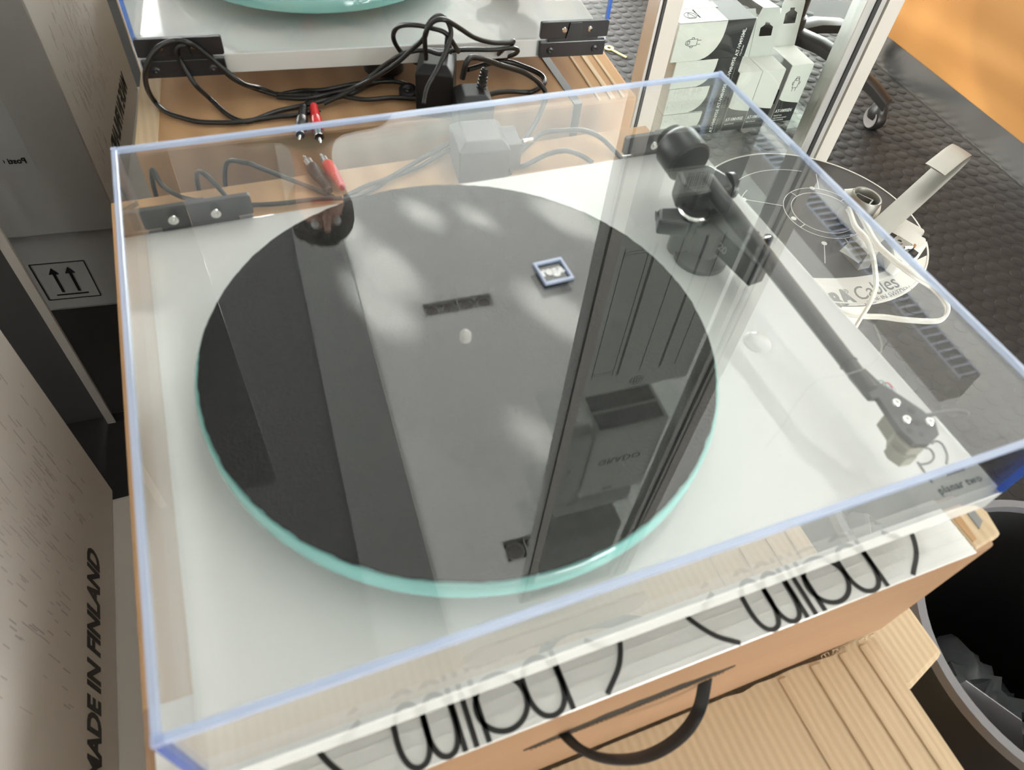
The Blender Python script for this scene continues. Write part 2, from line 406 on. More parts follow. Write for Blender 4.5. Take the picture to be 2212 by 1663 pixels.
e = empty('strip_luminaire', room(2.865, 2.9, 2.12), 'long grey louvred strip lamp under the ceiling, mirrored in the lid above the spool', 'lamp')
h = M(RF); h.box(2.80, 2.93, 1.17, 4.7, 2.124, 2.29); h.build('housing', 'lamp_grey', e, bevel=.003)
for k in range(72):
    y = 1.185 + k * .0485
    h = M(RF); h.box(2.806, 2.924, y, y + .010, 2.118, 2.1245); h.build('louvre', 'louvre', e)
h = M(RF); h.box(2.806, 2.924, 1.176, 4.69, 2.1232, 2.1245); h.build('louvre_pan', 'dark_seal', e)
for x in (2.806, 2.918): h = M(RF); h.box(x, x + .006, 1.175, 4.69, 2.116, 2.1245); h.build('louvre_rail', 'louvre', e)
for y in (1.6, 4.2): h = M(RF); h.cyl((2.865, y, 2.29), (2.865, y, CZ), .003); h.build('hanger', 'steel', e)

# added spot lamps standing in for sun glints on the ceiling
def glint(aim, ang, power, src=(-.75, 6.9, .05)):
    l = bpy.data.lights.new('glint_spot', 'SPOT'); l.energy = power; l.spot_size = rad(ang); l.spot_blend = 1.0; l.shadow_soft_size = .05; l.color = (1, .98, .93)
    o = bpy.data.objects.new('glint_spot', l); col.objects.link(o); s = Vector(src); a = Vector(aim)
    o.location = s + Vector((0, 0, Z0)); o.rotation_euler = (s - a).to_track_quat('Z', 'Y').to_euler()
GL = 90000
for aim, ang, k in (((.64, 2.72, CZ), 3.0, 1.6), ((.55, 2.5, CZ), 3.0, .7), ((.50, 3.1, CZ), 2.6, .5), ((.96, 3.11, CZ), 1.7, .8), ((1.77, 2.86, CZ), 2.6, .9), ((1.40, 2.18, CZ), 2.4, 1.0), ((1.02, 1.43, CZ), 1.5, 1.2), ((1.25, 3.0, CZ), 1.4, .4)):
    glint(aim, ang, GL * k)
# ------------------------------------------------------------------ turntables
W, D, H = .447, .3612, .0683
def turntable(F, label, front):
    e = empty('turntable', F @ Vector((W / 2, D / 2, -.05)), label, 'turntable', 'white turntables with clear lids')
    def m(): return M(F)
    p = m(); p.box(0, W, 0, D, -.018, 0); pl = p.build('plinth', 'plinth_white', e, bevel=.0013, seg=3)
    for x, y in ((.05, .05), (W - .05, .05), (W / 2, D - .05)):
        f = m(); f.lathe([(.0, -.050), (.017, -.050), (.021, -.047), (.019, -.030), (.016, -.018), (0, -.018)], (x, y, 0), n=24); f.build('foot', 'black_plastic', e, smooth=True)
    cx, cy = .172, .1766
    s = m(); s.lathe([(0, 0), (.085, 0), (.085, .006), (.055, .008), (.055, .0165), (0, .0165)], (cx, cy, 0), n=48); s.build('subplatter', 'black_plastic', e, smooth=True)
    s = m(); s.lathe([(0, .0165), (.1485, .0165), (.1500, .018), (.1500, .0282), (.1488, .0297), (0, .0297)], (cx, cy, 0), n=128); pt = s.build('platter', 'teal_glass', e, smooth=True)
    fm = M(F); n = 260; R = [.1474 + .0005 * noise.noise(Vector((math.cos(6.283 * i / n) * 23, math.sin(6.283 * i / n) * 23, 1.3))) + random.uniform(-.00025, .00025) for i in range(n)]
    fm.prism([(cx + r * math.cos(6.2832 * i / n), cy + r * math.sin(6.2832 * i / n)) for i, r in enumerate(R)], .0297, .0327)
    fm.build('felt_mat', 'felt', pt)
    s = m(); s.lathe([(0, .04), (.0022, .039), (.0035, .037), (.0035, .0297)], (cx, cy, 0), n=16); s.build('spindle', 'lamp_grey', pt, smooth=True)
    # ---- dust cover
    t = .0034
    b = m(); b.box(t, W - t, t, D - t, H - t, H); lid = b.build('dust_cover', 'acrylic', e)
    for nm, a in (('front_panel', (t, W - t, 0, t, .0006, H - t)), ('back_panel', (t, W - t, D - t, D, .0006, H - t)), ('side_panel', (0, t, t, D - t, .0006, H - t)), ('side_panel', (W - t, W, t, D - t, .0006, H - t))):
        b = m(); b.box(*a); b.build(nm, 'acrylic', lid)
    for a in ((t, W - t, 0, t, H - t, H), (t, W - t, D - t, D, H - t, H), (0, t, t, D - t, H - t, H), (W - t, W, t, D - t, H - t, H)):
        b = m(); b.box(*a); b.build('rim_edge', 'acrylic_edge', lid, bevel=.0005, seg=1)
    for x in (0, W - t):
        for y in (0, D - t):
            b = m(); b.box(x, x + t, y, y + t, .0006, H - t); b.build('corner_edge', 'acrylic_corner' if (y == 0) == front else 'acrylic_seam', lid)
            b = m(); b.box(x, x + t, y, y + t, H - t, H); b.build('rim_corner', 'acrylic_edge', lid)
    b = m(); b.prism(rrect(.112, .200, .026, .049, .0105), -.0004, 0, frame((0, 0, 0), (1, 0, 0), (0, 0, 1))); b.build('finger_grip', 'acrylic_frost', lid)
    for x0, x1, sx in ((.001, .074, (.021, .049)), (.374, .446, (.399, .426))):
        b = m(); b.prism(rrect(x0, x1, .0022, .0185, .002), 0, .0045, frame((0, D + .0002, 0), (1, 0, 0), (0, 0, 1)) @ Matrix.Translation((0, 0, -.0045)))
        hg = b.build('hinge', 'black_satin', e, bevel=.0004, seg=1)
        b = m(); b.box(x0 - .002 + .003, x1 + .002 - .003, D + .0002, D + .005, -.0168, -.0010); b.build('hinge_leaf', 'black_satin', hg, bevel=.0008)
        b = m(); b.box((x0 + x1) / 2 - .026, (x0 + x1) / 2 + .026, D + .0002, D + .0042, -.0012, .0024); b.build('hinge_knuckle', 'black_plastic', hg)
        b = m(); b.prism([(-.009, .0), (.009, .0), (.006, .0155), (-.006, .0155)], 0, .0062, frame(((x0 + x1) / 2, D + .0066, .0025), (1, 0, 0), (0, 0, 1))); b.build('hinge_tongue', 'black_plastic', hg)
        for q in sx:
            b = m(); b.lathe([(0, .0022), (.0014, .0022), (.0014, .0010), (.0019, .0012), (.0034, .0010), (.0036, 0), (0, 0)], (q, D - t - .0001, .0105), (0, -1, 0), n=20); b.build('screw', 'chrome', hg, smooth=True)
            b = m(); b.lathe([(0, .0012), (.0024, .0010), (.0030, 0)], (q, D + .0047, .0105), (0, 1, 0), n=16); b.build('screw', 'chrome', hg, smooth=True)
        for q in (x0 + .012, x1 - .012):
            b = m(); b.lathe([(0, .0006), (.0016, .0016), (.0034, .0009), (.0038, 0)], (q, D + .005, -.0095), (0, 1, 0), n=16); b.build('screw', 'black_satin', hg, smooth=True)
    # ---- tonearm
    b = m(); b.lathe([(0, 0), (.0200, 0), (.0200, .004), (.0150, .006), (.0115, .008), (.0115, .030), (0, .030)], (.374, .232, 0), n=32); arm = b.build('tonearm_base', 'arm_grey', e, smooth=True)
    b = m(); b.lathe([(0, 0), (.0115, 0), (.0115, .030), (.0105, .033), (0, .033)], (.366, .245, 0), n=28); b.build('arm_pillar', 'arm_grey', arm, smooth=True)
    b = m(); b.lathe([(.0095, 0), (.0118, .0006), (.0118, .0016), (.0095, .002)], (.366, .245, .0335), n=28); b.build('pillar_cap_ring', 'chrome', arm, smooth=True)
    b = m(); b.prism([(-.012, -.006), (.010, -.008), (.012, .004), (.006, .010), (-.010, .008)], 0, .013, Matrix.Translation((.351, .246, .020)) @ Matrix.Rotation(rad(-20), 4, 'Z')); b.build('bias_dial', 'arm_grey', arm, bevel=.002)
    b = m(); b.cyl((.343, .256, .026), (.357, .252, .028), .0042, n=14); b.build('bias_knob', 'black_plastic', arm, smooth=True)
    b = m(); b.box(-.0065, .0065, -.031, .031, 0, .019, Matrix.Translation((.3835, .216, .0125)) @ Matrix.Rotation(rad(8), 4, 'Z')); hb = b.build('bearing_housing', 'black_satin', arm, bevel=.001)
    if front:
        q = Matrix.Translation((.3835, .216, .0125)) @ Matrix.Rotation(rad(8), 4, 'Z')
        text('lettering', 'RB220', .0085, q @ Vector((-.00675, .020, .006)), q.to_3x3() @ Vector((0, -1, 0)), (0, 0, 1), 'ink_grey', hb, shear=.1, weight=.0002)
    b = m(); b.prism([(-.017, -.016), (.013, -.018), (.018, -.004), (.013, .012), (-.014, .014), (-.020, 0)], 0, .022, Matrix.Translation((.381, .264, .026)) @ Matrix.Rotation(rad(6), 4, 'Z')); b.build('pivot_housing', 'black_plastic', arm, bevel=.003)
    b = m(); b.lathe([(0, 0), (.0065, 0), (.0095, .002), (.0095, .006), (.006, .008), (0, .008)], (.398, .259, .040), (1, -.1, 0), n=24); b.build('bearing_cap', 'black_plastic', arm, smooth=True)
    b = m(); b.lathe([(0, 0), (.0155, 0), (.0172, .002), (.0172, .020), (.0145, .0245), (.011, .026), (.011, .031), (0, .031)], (.3815, .284, .0445), (-.05, 1, .12), n=36); b.build('counterweight', 'black_plastic', arm, smooth=True)
    P0, P1 = Vector((.3825, .262, .0445)), Vector((.3795, .068, .0385))
    b = m(); b.cyl(P0, P1, .0066, .0046, n=24); tb = b.build('arm_tube', 'arm_grey', arm, smooth=True)
    b = m(); dd = (P1 - P0).normalized(); b.cyl(P0 + dd * .173, P0 + dd * .1738, .00530, n=24); b.build('tube_seam', 'ink', tb, smooth=True)
    oz = .0385
    b = m(); b.prism([(.3756, .082), (.3757, .0634), (.3800, .0622), (.3785, .0520), (.3768, .0400), (.3790, .0300), (.3862, .0265), (.3969, .0305), (.4015, .0385), (.3995, .0470), (.3945, .0590), (.3890, .0700), (.3870, .083)], oz - .003, oz + .0012); hs = b.build('headshell', 'arm_grey', arm, bevel=.0005, seg=1)
    for x, y in ((.3868, .0554), (.3846, .0440), (.3965, .0386)):
        b = m(); b.lathe([(0, .0009), (.0011, .0009), (.0013, .0017), (.0021, .0018), (.0028, .0008), (.0028, 0)], (x, y, oz + .0012), n=16); b.build('screw', 'chrome', hs, smooth=True)
    for x, y, r in ((.3930, .0489, .0024), (.3900, .0406, .0021), (.3818, .0376, .0020), (.3867, .0335, .0014)):
        b = m(); b.lathe([(0, .00025), (r, .0002), (r, 0)], (x, y, oz + .0012), n=16); b.build('vent_hole', 'ink', hs, smooth=True)
    b = m(); b.tube([(.396, .0440, oz), (.4035, .0430, oz), (.4110, .0415, oz + .001), (.4185, .0392, oz + .002), (.4205, .0352, oz + .004)], (.0006, .0015), 8, 6, flat=(0, 0, 1)); b.build('finger_lift', 'arm_grey', hs, smooth=True)
    b = m(); b.prism([(.3800, .0535), (.3785, .0420), (.3748, .0381), (.3768, .0285), (.3859, .0268), (.3941, .0303), (.3950, .0500)], .0245, oz - .003); b.build('cartridge', 'cart_beige', hs, bevel=.0006, seg=1)
    b = m(); b.prism([(.3748, .0381), (.3735, .0330), (.3765, .0262), (.3840, .0255), (.3850, .0300), (.3800, .0370)], .0215, .0300); b.build('stylus_guard', 'cart_beige', hs, bevel=.0005, seg=1)
    for (x, y), cm in zip(((.3900, .0705), (.3925, .0680), (.3935, .0655), (.3915, .0650)), ('teal_glass', 'red_plastic', 'card_white', 'louvre')):
        b = m(); b.tube([(x - .003, y + .003, oz - .002), (x + .001, y + .002, oz), (x + .0015, y - .002, oz), (x - .002, y - .005, oz - .002)], .0004, 6, 6); b.build('lead_wire', cm, hs, smooth=True)
    b = m(); b.lathe([(0, 0), (.006, 0), (.006, .002), (.0035, .004), (.0035, .026), (0, .026)], (.4125, .214, 0), n=20); b.build('arm_rest', 'arm_grey', arm, smooth=True)
    b = m(); b.tube([(.4105, .214, .026), (.402, .2125, .028), (.397, .212, .031), (.394, .2115, .036)], (.0012, .004), 8, 6); b.build('rest_clip', 'chrome', arm, smooth=True)
    if front:
        text('lettering', 'planar two', .0066, (.4085, .0108, .00005), (1, -.018, 0), (.018, 1, 0), 'ink_soft', pl, space=1.12, weight=.00012)
        g = M(); q = Matrix.Translation((0, 0, .0001))
        g.ribbon([(.4106, .0334), (.4089, .0188)], .0013, q)
        g.ribbon([(.4104, .0318), (.4131, .0309), (.4180, .0308), (.4222, .0325), (.4247, .0358), (.4244, .0390), (.4220, .0400)], .0013, q)
        g.ribbon([(.4285, .0415), (.4328, .0421), (.4349, .0395), (.4338, .0350), (.4315, .0308), (.4270, .0266)], .0013, q)
        g.ribbon([(.4215, .0215), (.4355, .0212)], .0036, q)
        g.build('logo', 'ink_grey', pl)
    return e, lid
T1, lid1 = turntable(Matrix.Identity(4), 'front white turntable with a closed clear lid and black felt mat, on the taped box', True)
ang = math.atan2(.5616 - .6072, .4544 - .0088)
F2 = Matrix.Translation((.0088, .6072, 0)) @ Matrix.Rotation(ang, 4, 'Z') @ Matrix.Translation((0, D, 0)) @ Matrix.Diagonal((1, -1, 1, 1))
T2, lid2 = turntable(F2, 'rear white turntable seen from its hinge side, cut off by the top of the picture', False)
b = M(); b.lathe([(0, .0007), (.0088, .0006), (.0094, .0002), (.0094, 0)], (.369, .146, 0), n=32); b.build('blanking_plug', 'plinth_white', T1, smooth=True)
tag(M().tube([(.2754, .0392, H + .0003), (.2914, .0477, H + .0003), (.3075, .0582, H + .0003), (.3262, .0669, H + .0003), (.3448, .0658, H + .0003), (.3614, .0674, H + .0003), (.3762, .076, H + .0003), (.3835, .0918, H + .0003)], .00013, 6, 8).build('dust_fibre', 'card_grey'), 'fine wavy grey dust fibre lying on the front lid near the tonearm', 'fibre')
# small clear block with a black face and white lettering, lying on the front lid
q = frame((.2155, .1705, H + .0002), (1, .03, 0), (-.03, 1, 0))
e = empty('acrylic_badge', q @ Vector((.009, .009, 0)), 'small square clear badge with black face and white lettering on the front lid', 'badge')
M().box(0, .018, 0, .018, 0, .0006, q).build('face', 'badge_black', e)
for a in ((0, .018, 0, .0016), (0, .018, .0164, .018), (0, .0016, .0016, .0164), (.0164, .018, .0016, .0164)):
    M().box(*a, .0006, .0026, q).build('rim', 'acrylic_edge', e, bevel=.0003, seg=1)
text('lettering', 'rega', .0088, q @ Vector((.0018, .0078, .0007)), (1, .03, 0), (-.03, 1, 0), 'print_white', e, weight=.00045, space=.9)
# ------------------------------------------------------------------ cardboard boxes under the turntables
e = empty('cardboard_box', (.216, .228, -.2), 'brown cardboard box with printed white tape, directly under the front turntable', 'box')
M().box(-.035, .466, -.016, .472, -.2, -.05).build('body', 'beech_print', e, bevel=.0025)
M().box(-.034, .4655, .056, .4715, -.0501, -.0492).build('lid_panel', 'cardboard', e)
tp = M().box(-.030, .449, -.0165, .056, -.0502, -.0490).build('tape', 'tape_white', e, bevel=.0004, seg=1)
tp['label'] = 'white printed filament tape with wordmark'
for i in range(9):      # the glass-fibre threads of the tape
    y = -.013 + i * .0075; M().box(-.030, .449, y, y + .0005, -.0490, -.0488).build('tape_thread', 'tape_white', tp)
for x0 in (.0800, .2880):   # the upside-down wordmark between two brackets
    q = frame((x0, -.0160, -.0488), (-1, 0, 0), (0, -1, 0)) @ Matrix.Translation((-.09, 0, 0))
    lw = .0028; s = M(); t = .0006
    hgt = .030
    def arch(a, b): return [(a, -hgt + .001), (a, -.012), ((a * .82 + b * .18), -.0035), ((a + b) / 2, -.0008), ((a * .18 + b * .82), -.0035), (b, -.012), (b, -hgt + .001)]
    s.ribbon([(.000, 0), (.000, -hgt)], lw, q); s.ribbon(arch(.001, .020), lw, q)
    s.ribbon(circle(.0345, -.0155, .0135, 24), lw, q, closed=True); s.ribbon([(.0465, 0), (.0465, -hgt)], lw, q)
    s.ribbon([(.0530, 0), (.0530, -hgt)], lw, q)
    s.ribbon([(.0590, 0), (.0590, -hgt)], lw, q); s.ribbon(arch(.060, .0745), lw, q); s.ribbon(arch(.0745, .0895), lw, q)
    s.build('wordmark', 'ink', tp)
    for a, sg in ((x0 - .0265, 1), (x0 + .117, -1)):
        b = M(); qq = frame((a, .000, -.0488), (1, 0, 0), (0, 1, 0))
        pts = [(-.016, .030), (-.011, .010), (-.001, -.006), (.0115, -.0155)] if sg > 0 else [(.016, .030), (.013, .012), (.006, -.003), (-.007, -.0150)]
        b.ribbon(pts, lw, qq); b.build('wordmark_bracket', 'ink', tp)
b = M(); pts = []
for k in range(15): pts.append((.1473 + (.2905 - .1473) * k / 14, -.1050 + .0100 * math.sin(math.pi * k / 14) + random.uniform(-.0012, .0012)))
for k in range(14, -1, -1): pts.append((.1473 + (.2905 - .1473) * k / 14, -.1075 - .0065 * math.sin(math.pi * k / 14) + random.uniform(-.0015, .0015)))
b.prism(pts, 0, .0004, frame((0, -.0160, 0), (1, 0, 0), (0, 0, 1))); b.build('torn_hand_slot', 'ink', e)
b = M()
for k in range(46):
    x = .152 + k * .0029; b.tube([(x, -.0166, -.1105), (x + .0008, -.0169, -.1085), (x + .0016, -.0166, -.1100)], .00035, 5, 3)
b.build('torn_flute', 'cardboard', e)
b = M(); b.tube([(.171, -.012, -.106), (.177, -.028, -.097), (.192, -.038, -.101), (.218, -.042, -.117), (.246, -.038, -.128), (.265, -.028, -.128), (.274, -.012, -.110)], (.0011, .0044), 10, 8, flat=(0, 1, 0)); b.build('carry_handle', 'black_plastic', e, smooth=True)
# torn right front corner of the box
b = M(); b.prism([(.4495, -.0150), (.462, -.0135), (.4745, -.0115), (.478, .004), (.474, .022), (.468, .060), (.4495, .062)], -.075, -.0492); tc = b.build('torn_corner', 'cardboard_pale', e, bevel=.002)
b = M(); b.prism([(.4515, -.010), (.4555, -.009), (.4575, .012), (.4545, .030), (.4515, .030)], -.0492, -.0488); b.build('tear', 'cardboard', tc)
b = M(); b.prism([(.4625, -.004), (.4690, .000), (.4700, .022), (.4660, .030), (.4635, .012)], -.0492, -.0487); b.build('tear', 'ink_grey', tc)

e = empty('cardboard_box', (.25, .76, -.6), 'brown cardboard box carrying the rear turntable, black strap across its top', 'box')
RB = [(-.013, .543), (.483, .524), (.520, .98), (.033, 1.0)]
M().prism(RB, -.6, -.05).build('body', 'cardboard', e, bevel=.003)
M().prism([(-.0125, .546), (.007, .546), (.026, .74), (.0065, .74)], -.0505, -.0485).build('side_flap', 'cardboard_pale', e, bevel=.0008, seg=1)
for x, wd in ((.438, .0035), (.452, .006), (.466, .004)): M().prism([(x, .527), (x + wd, .527), (x + wd + .032, .97), (x + .032, .97)], -.0505, -.0488).build('crease', 'cardboard_pale', e, bevel=.0006, seg=1)
M().prism([(.4095, .5262), (.4185, .5262), (.4220, .640), (.4130, .640)], -.0502, -.0492).build('strap', 'black_plastic', e)
M().prism([(.4095, .5260), (.4185, .5260), (.4183, .5250), (.4093, .5250)], -.2, -.0492).build('strap', 'black_plastic', e)

e = empty('cardboard_box', (.26, .2, -.6), 'plain pale cardboard box under the taped box, its corner beside the bin', 'box')
M().prism([(-.03, -.012), (.474, -.060), (.517, -.047), (.520, .43), (-.03, .46)], -.6, -.2205).build('body', 'cardboard_pale', e, bevel=.004)
M().box(.0, .45, .0, .44, -.2205, -.2).build('packing_sheet', 'cardboard', e)
e = empty('cardboard_box', (.2, -.3, -.6), 'open corrugated cardboard box in the bottom right foreground', 'box')
b = M(); n = 40; pts = []
for k in range(n + 1): pts.append((-.10 + .556 * k / n, -.0185 + (random.uniform(-.0016, .0012) if k > 30 else random.uniform(-.0004, .0004))))
pts += [(.4555, -.06), (.457, -.46), (-.10, -.46)]
b.prism(pts, -.2045, -.2); b.build('flap', 'cardboard_pale', e)
M().box(-.09, .452, -.455, -.066, -.6, -.2046).build('body', 'cardboard_pale', e, bevel=.003)
for x, wd in ((.362, .007), (.391, .010), (.418, .008), (.438, .007)):
    M().prism([(x, -.021), (x + wd, -.021), (x + wd + .004, -.46), (x + .004, -.46)], -.2005, -.1985).build('crease', 'cardboard_pale', e, bevel=.0009, seg=2)
for k in range(16):
    x = .405 + k * .0032; b = M(); b.tube([(x, -.019, -.2), (x + random.uniform(-.002, .002), -.0185 + random.uniform(.001, .0015), -.1985), (x + random.uniform(-.004, .004), -.0175, -.1960 + random.uniform(0, .002))], .00035, 5, 4); b.build('frayed_fibre', 'cardboard_pale', e)

# ------------------------------------------------------------------ white cartons and the mirror at the left
def rot(o, v, a): return Matrix.Translation(o) @ Matrix.Rotation(a, 4, v) @ Matrix.Translation(-Vector(o))
e = empty('white_carton', (-.45, .25, -.43), 'upper tall white carton printed MADE IN FINLAND, left of the front turntable', 'carton')
QA = rot((-.1564, .46, 0), 'Z', rad(-1.0))
M().box(-.85, -.1564, .0477, .46, -.43, .5, QA).build('body', 'carton_white', e, bevel=.003)
text('lettering', 'MADE IN FINLAND', .0436, QA @ Vector((-.1560, .3475, -.3802)), QA.to_3x3() @ Vector((0, 1, 0)), (0, 0, 1), 'ink', e, align='RIGHT', weight=.0016, stretch=.60)
m2 = M()
for k in range(220):     # rubbed print on the face towards the turntable
    y = random.gauss(.29, .09); z = random.gauss(-.23 + (.274 - y) * .25, .07)
    if not (.065 < y < .449 and -.40 < z < -.05) or (-.40 < z < -.32 and y < .36): continue
    m2.box(-.1567, -.15625, y, y + random.uniform(.0007, .0016), z, z + random.uniform(.007, .024), QA)
m2.build('rubbed_print', 'carton_scuff', e)['kind'] = 'stuff'
lb = M().box(-.404, -.2314, .4601, .4605, -.3149, -.029, QA).build('address_label', 'card_white', e)
text('lettering', 'Posti Green', .0118, QA @ Vector((-.2392, .4608, -.3018)), (-1, 0, 0), (0, 0, 1), 'ink', lb, weight=.0004)
e2 = empty('white_carton', (-.45, .25, -.6), 'lower white carton with a this-way-up mark, below the one printed MADE IN FINLAND', 'carton')
M().box(-.86, -.0912, .030, .4495, -.6, -.4305).build('body', 'carton_white', e2, bevel=.006)
q = frame((0, .4499, 0), (-1, 0, 0), (0, 0, 1))
b = M(); lw = .0019
for a, c_ in (((.2366, -.4944), (.3168, -.4944)), ((.3168, -.4944), (.3168, -.5728)), ((.3168, -.5728), (.2366, -.5728)), ((.2366, -.5728), (.2366, -.4944))): b.ribbon([a, c_], lw, q)
b.build('mark_frame', 'ink', e2)
for x in (.2645, .2889):
    b = M(); b.ribbon([(x, -.558), (x, -.517)], .0045, q); b.prism([(x - .0078, -.5179), (x + .0078, -.5179), (x, -.504)], 0, .0003, q); b.build('up_arrow', 'ink', e2)
b = M(); b.ribbon([(.2523, -.5632), (.3011, -.5632)], .0028, q); b.build('mark_bar', 'ink', e2)
QM = rot((-.146, .7022, 0), 'Z', rad(-3.7))
e = empty('wall_mirror', QM @ Vector((-.10, .706, -.6)), 'narrow tall mirror behind the white cartons, showing them reversed', 'mirror')
M().box(-.1983, -.001, .7022, .7082, -.58, 1.0, QM).build('glass', 'mirror', e)
M().box(-.2097, -.1985, .6995, .7105, -.6, 1.0, QM).build('side_strip', 'carton_white', e)
M().box(-.1983, -.001, .7018, .7086, -.6, -.5802, QM).build('bottom_strip', 'dark_seal', e)
tag(M().box(-1.05, -.2135, .713, .98, -.6, 1.0, QM).build('cabinet', 'ceiling_dark', bevel=.002), 'dark grey cabinet side behind the mirror edge at the left', 'cabinet')

# ------------------------------------------------------------------ cables, plugs and adapters
CAB = {
 'loopA': [(0.121,0.603,-0.046), (0.106,0.608,-0.040), (0.092,0.591,-0.025), (0.080,0.592,-0.012), (0.070,0.594,0.000), (0.060,0.593,0.012), (0.053,0.591,0.018), (0.044,0.596,0.018), (0.032,0.590,0.018), (0.022,0.586,0.012), (0.014,0.586,0.000), (0.010,0.594,-0.015), (0.009,0.603,-0.030), (0.011,0.613,-0.046), (0.020,0.593,-0.046), (0.032,0.581,-0.046), (0.046,0.571,-0.046), (0.062,0.566,-0.046), (0.077,0.563,-0.046), (0.088,0.563,-0.046), (0.114,0.564,-0.046), (0.133,0.563,-0.046), (0.156,0.567,-0.046)],
 'loopB': [(0.122,0.601,-0.046), (0.106,0.608,-0.042), (0.086,0.605,-0.028), (0.074,0.604,-0.012), (0.065,0.607,-0.002), (0.058,0.608,0.004), (0.052,0.594,0.014), (0.046,0.594,0.014), (0.043,0.595,0.010), (0.043,0.599,0.002), (0.046,0.596,-0.010), (0.051,0.591,-0.022), (0.060,0.601,-0.042), (0.068,0.586,-0.046), (0.076,0.571,-0.046), (0.084,0.563,-0.046), (0.093,0.563,-0.046), (0.116,0.573,-0.046), (0.137,0.577,-0.046), (0.156,0.576,-0.043), (0.191,0.584,-0.043), (0.214,0.602,-0.046), (0.240,0.609,-0.046)],
 'trunk1': [(0.122,0.602,-0.046), (0.145,0.605,-0.046), (0.166,0.591,-0.040), (0.199,0.596,-0.040), (0.227,0.594,-0.040), (0.243,0.592,-0.042), (0.258,0.582,-0.046), (0.266,0.571,-0.046)],
 'trunk2': [(0.121,0.598,-0.046), (0.146,0.583,-0.042), (0.173,0.584,-0.040), (0.195,0.572,-0.030), (0.223,0.546,0.000), (0.240,0.535,0.020), (0.250,0.526,0.035), (0.252,0.519,0.050), (0.262,0.521,0.055), (0.269,0.519,0.050), (0.272,0.518,0.040), (0.268,0.515,0.030), (0.258,0.510,0.015), (0.246,0.505,0.000), (0.240,0.496,-0.010)],
 'trunk3': [(0.114,0.607,-0.046), (0.139,0.594,-0.044), (0.173,0.585,-0.043), (0.202,0.572,-0.044), (0.230,0.573,-0.046), (0.255,0.565,-0.046), (0.265,0.561,-0.046)],
 'loopC': [(0.286,0.539,0.012), (0.275,0.523,0.030), (0.267,0.521,0.040), (0.256,0.525,0.043), (0.244,0.535,0.042), (0.234,0.550,0.035), (0.230,0.558,0.025), (0.233,0.565,0.012), (0.246,0.584,-0.010), (0.262,0.594,-0.025), (0.281,0.597,-0.035)],
 'loopD': [(0.254,0.536,0.010), (0.250,0.525,0.030), (0.249,0.519,0.042), (0.255,0.517,0.052), (0.264,0.513,0.055), (0.278,0.519,0.045), (0.297,0.527,0.030), (0.317,0.534,0.020), (0.336,0.540,0.015), (0.344,0.546,0.013), (0.343,0.549,0.008), (0.341,0.559,0.000), (0.340,0.587,-0.025), (0.334,0.602,-0.040)],
 'loopE': [(0.161,0.572,-0.043), (0.196,0.573,-0.030), (0.222,0.569,-0.010), (0.238,0.553,0.008), (0.256,0.548,0.012), (0.269,0.542,0.010), (0.280,0.542,0.012), (0.296,0.541,0.012), (0.320,0.540,0.010), (0.341,0.543,0.008), (0.352,0.552,0.000), (0.354,0.567,-0.012), (0.345,0.585,-0.025), (0.336,0.598,-0.035), (0.326,0.603,-0.042)],
 'loopF': [(0.282,0.513,0.000), (0.284,0.511,0.014), (0.287,0.512,0.018), (0.292,0.515,0.018), (0.303,0.518,0.014), (0.325,0.529,0.000), (0.353,0.539,-0.015), (0.372,0.548,-0.030), (0.382,0.549,-0.040), (0.385,0.546,-0.046), (0.376,0.528,-0.046), (0.351,0.494,-0.046), (0.320,0.458,-0.046), (0.301,0.448,-0.046)],
 'loopG': [(0.311,0.581,-0.030), (0.355,0.599,-0.035), (0.380,0.595,-0.042), (0.395,0.582,-0.046), (0.391,0.565,-0.046), (0.373,0.553,-0.046), (0.365,0.554,-0.046), (0.346,0.552,-0.042), (0.325,0.545,-0.038), (0.309,0.532,-0.035), (0.300,0.521,-0.035)],
 'twistH': [(0.149,0.427,-0.045), (0.170,0.436,-0.044), (0.191,0.441,-0.043), (0.221,0.457,-0.042), (0.244,0.467,-0.040), (0.266,0.480,-0.040)],
 'twistI': [(0.147,0.423,-0.045), (0.172,0.431,-0.046), (0.197,0.446,-0.046), (0.222,0.454,-0.046), (0.240,0.462,-0.044), (0.261,0.471,-0.042)],
 'cordJ': [(0.259,0.459,-0.040), (0.268,0.454,-0.020), (0.295,0.465,-0.035), (0.301,0.448,-0.046), (0.300,0.426,-0.047)],
 'cordK': [(0.320,0.454,-0.046), (0.353,0.478,-0.046), (0.373,0.469,-0.040), (0.388,0.457,-0.035), (0.403,0.448,-0.040), (0.412,0.428,-0.046), (0.414,0.416,-0.046)],
 'cordL': [(0.301,0.436,-0.046), (0.316,0.433,-0.046), (0.340,0.436,-0.040), (0.356,0.431,-0.035), (0.373,0.430,-0.042), (0.383,0.423,-0.047)],
 'cordM': [(-0.004,0.500,-0.110), (-0.002,0.497,-0.060), (0.004,0.482,-0.030), (0.008,0.473,-0.040), (0.020,0.461,-0.045), (0.037,0.450,-0.045), (0.065,0.438,-0.045), (0.094,0.432,-0.045), (0.125,0.430,-0.045), (0.147,0.426,-0.045)],
 'cordN': [(0.030,0.505,-0.110), (0.034,0.497,-0.055), (0.042,0.474,-0.035), (0.053,0.459,-0.045), (0.058,0.443,-0.046)],
 'cordO': [(0.050,0.510,-0.110), (0.060,0.495,-0.045), (0.077,0.473,-0.030), (0.087,0.471,-0.035), (0.107,0.462,-0.043), (0.124,0.449,-0.046), (0.140,0.431,-0.046)],
}
def cords(names, r, e):
    for n in names: M().tube(CAB[n], r, 10, 6).build('cord', 'cable_black', e, smooth=True)
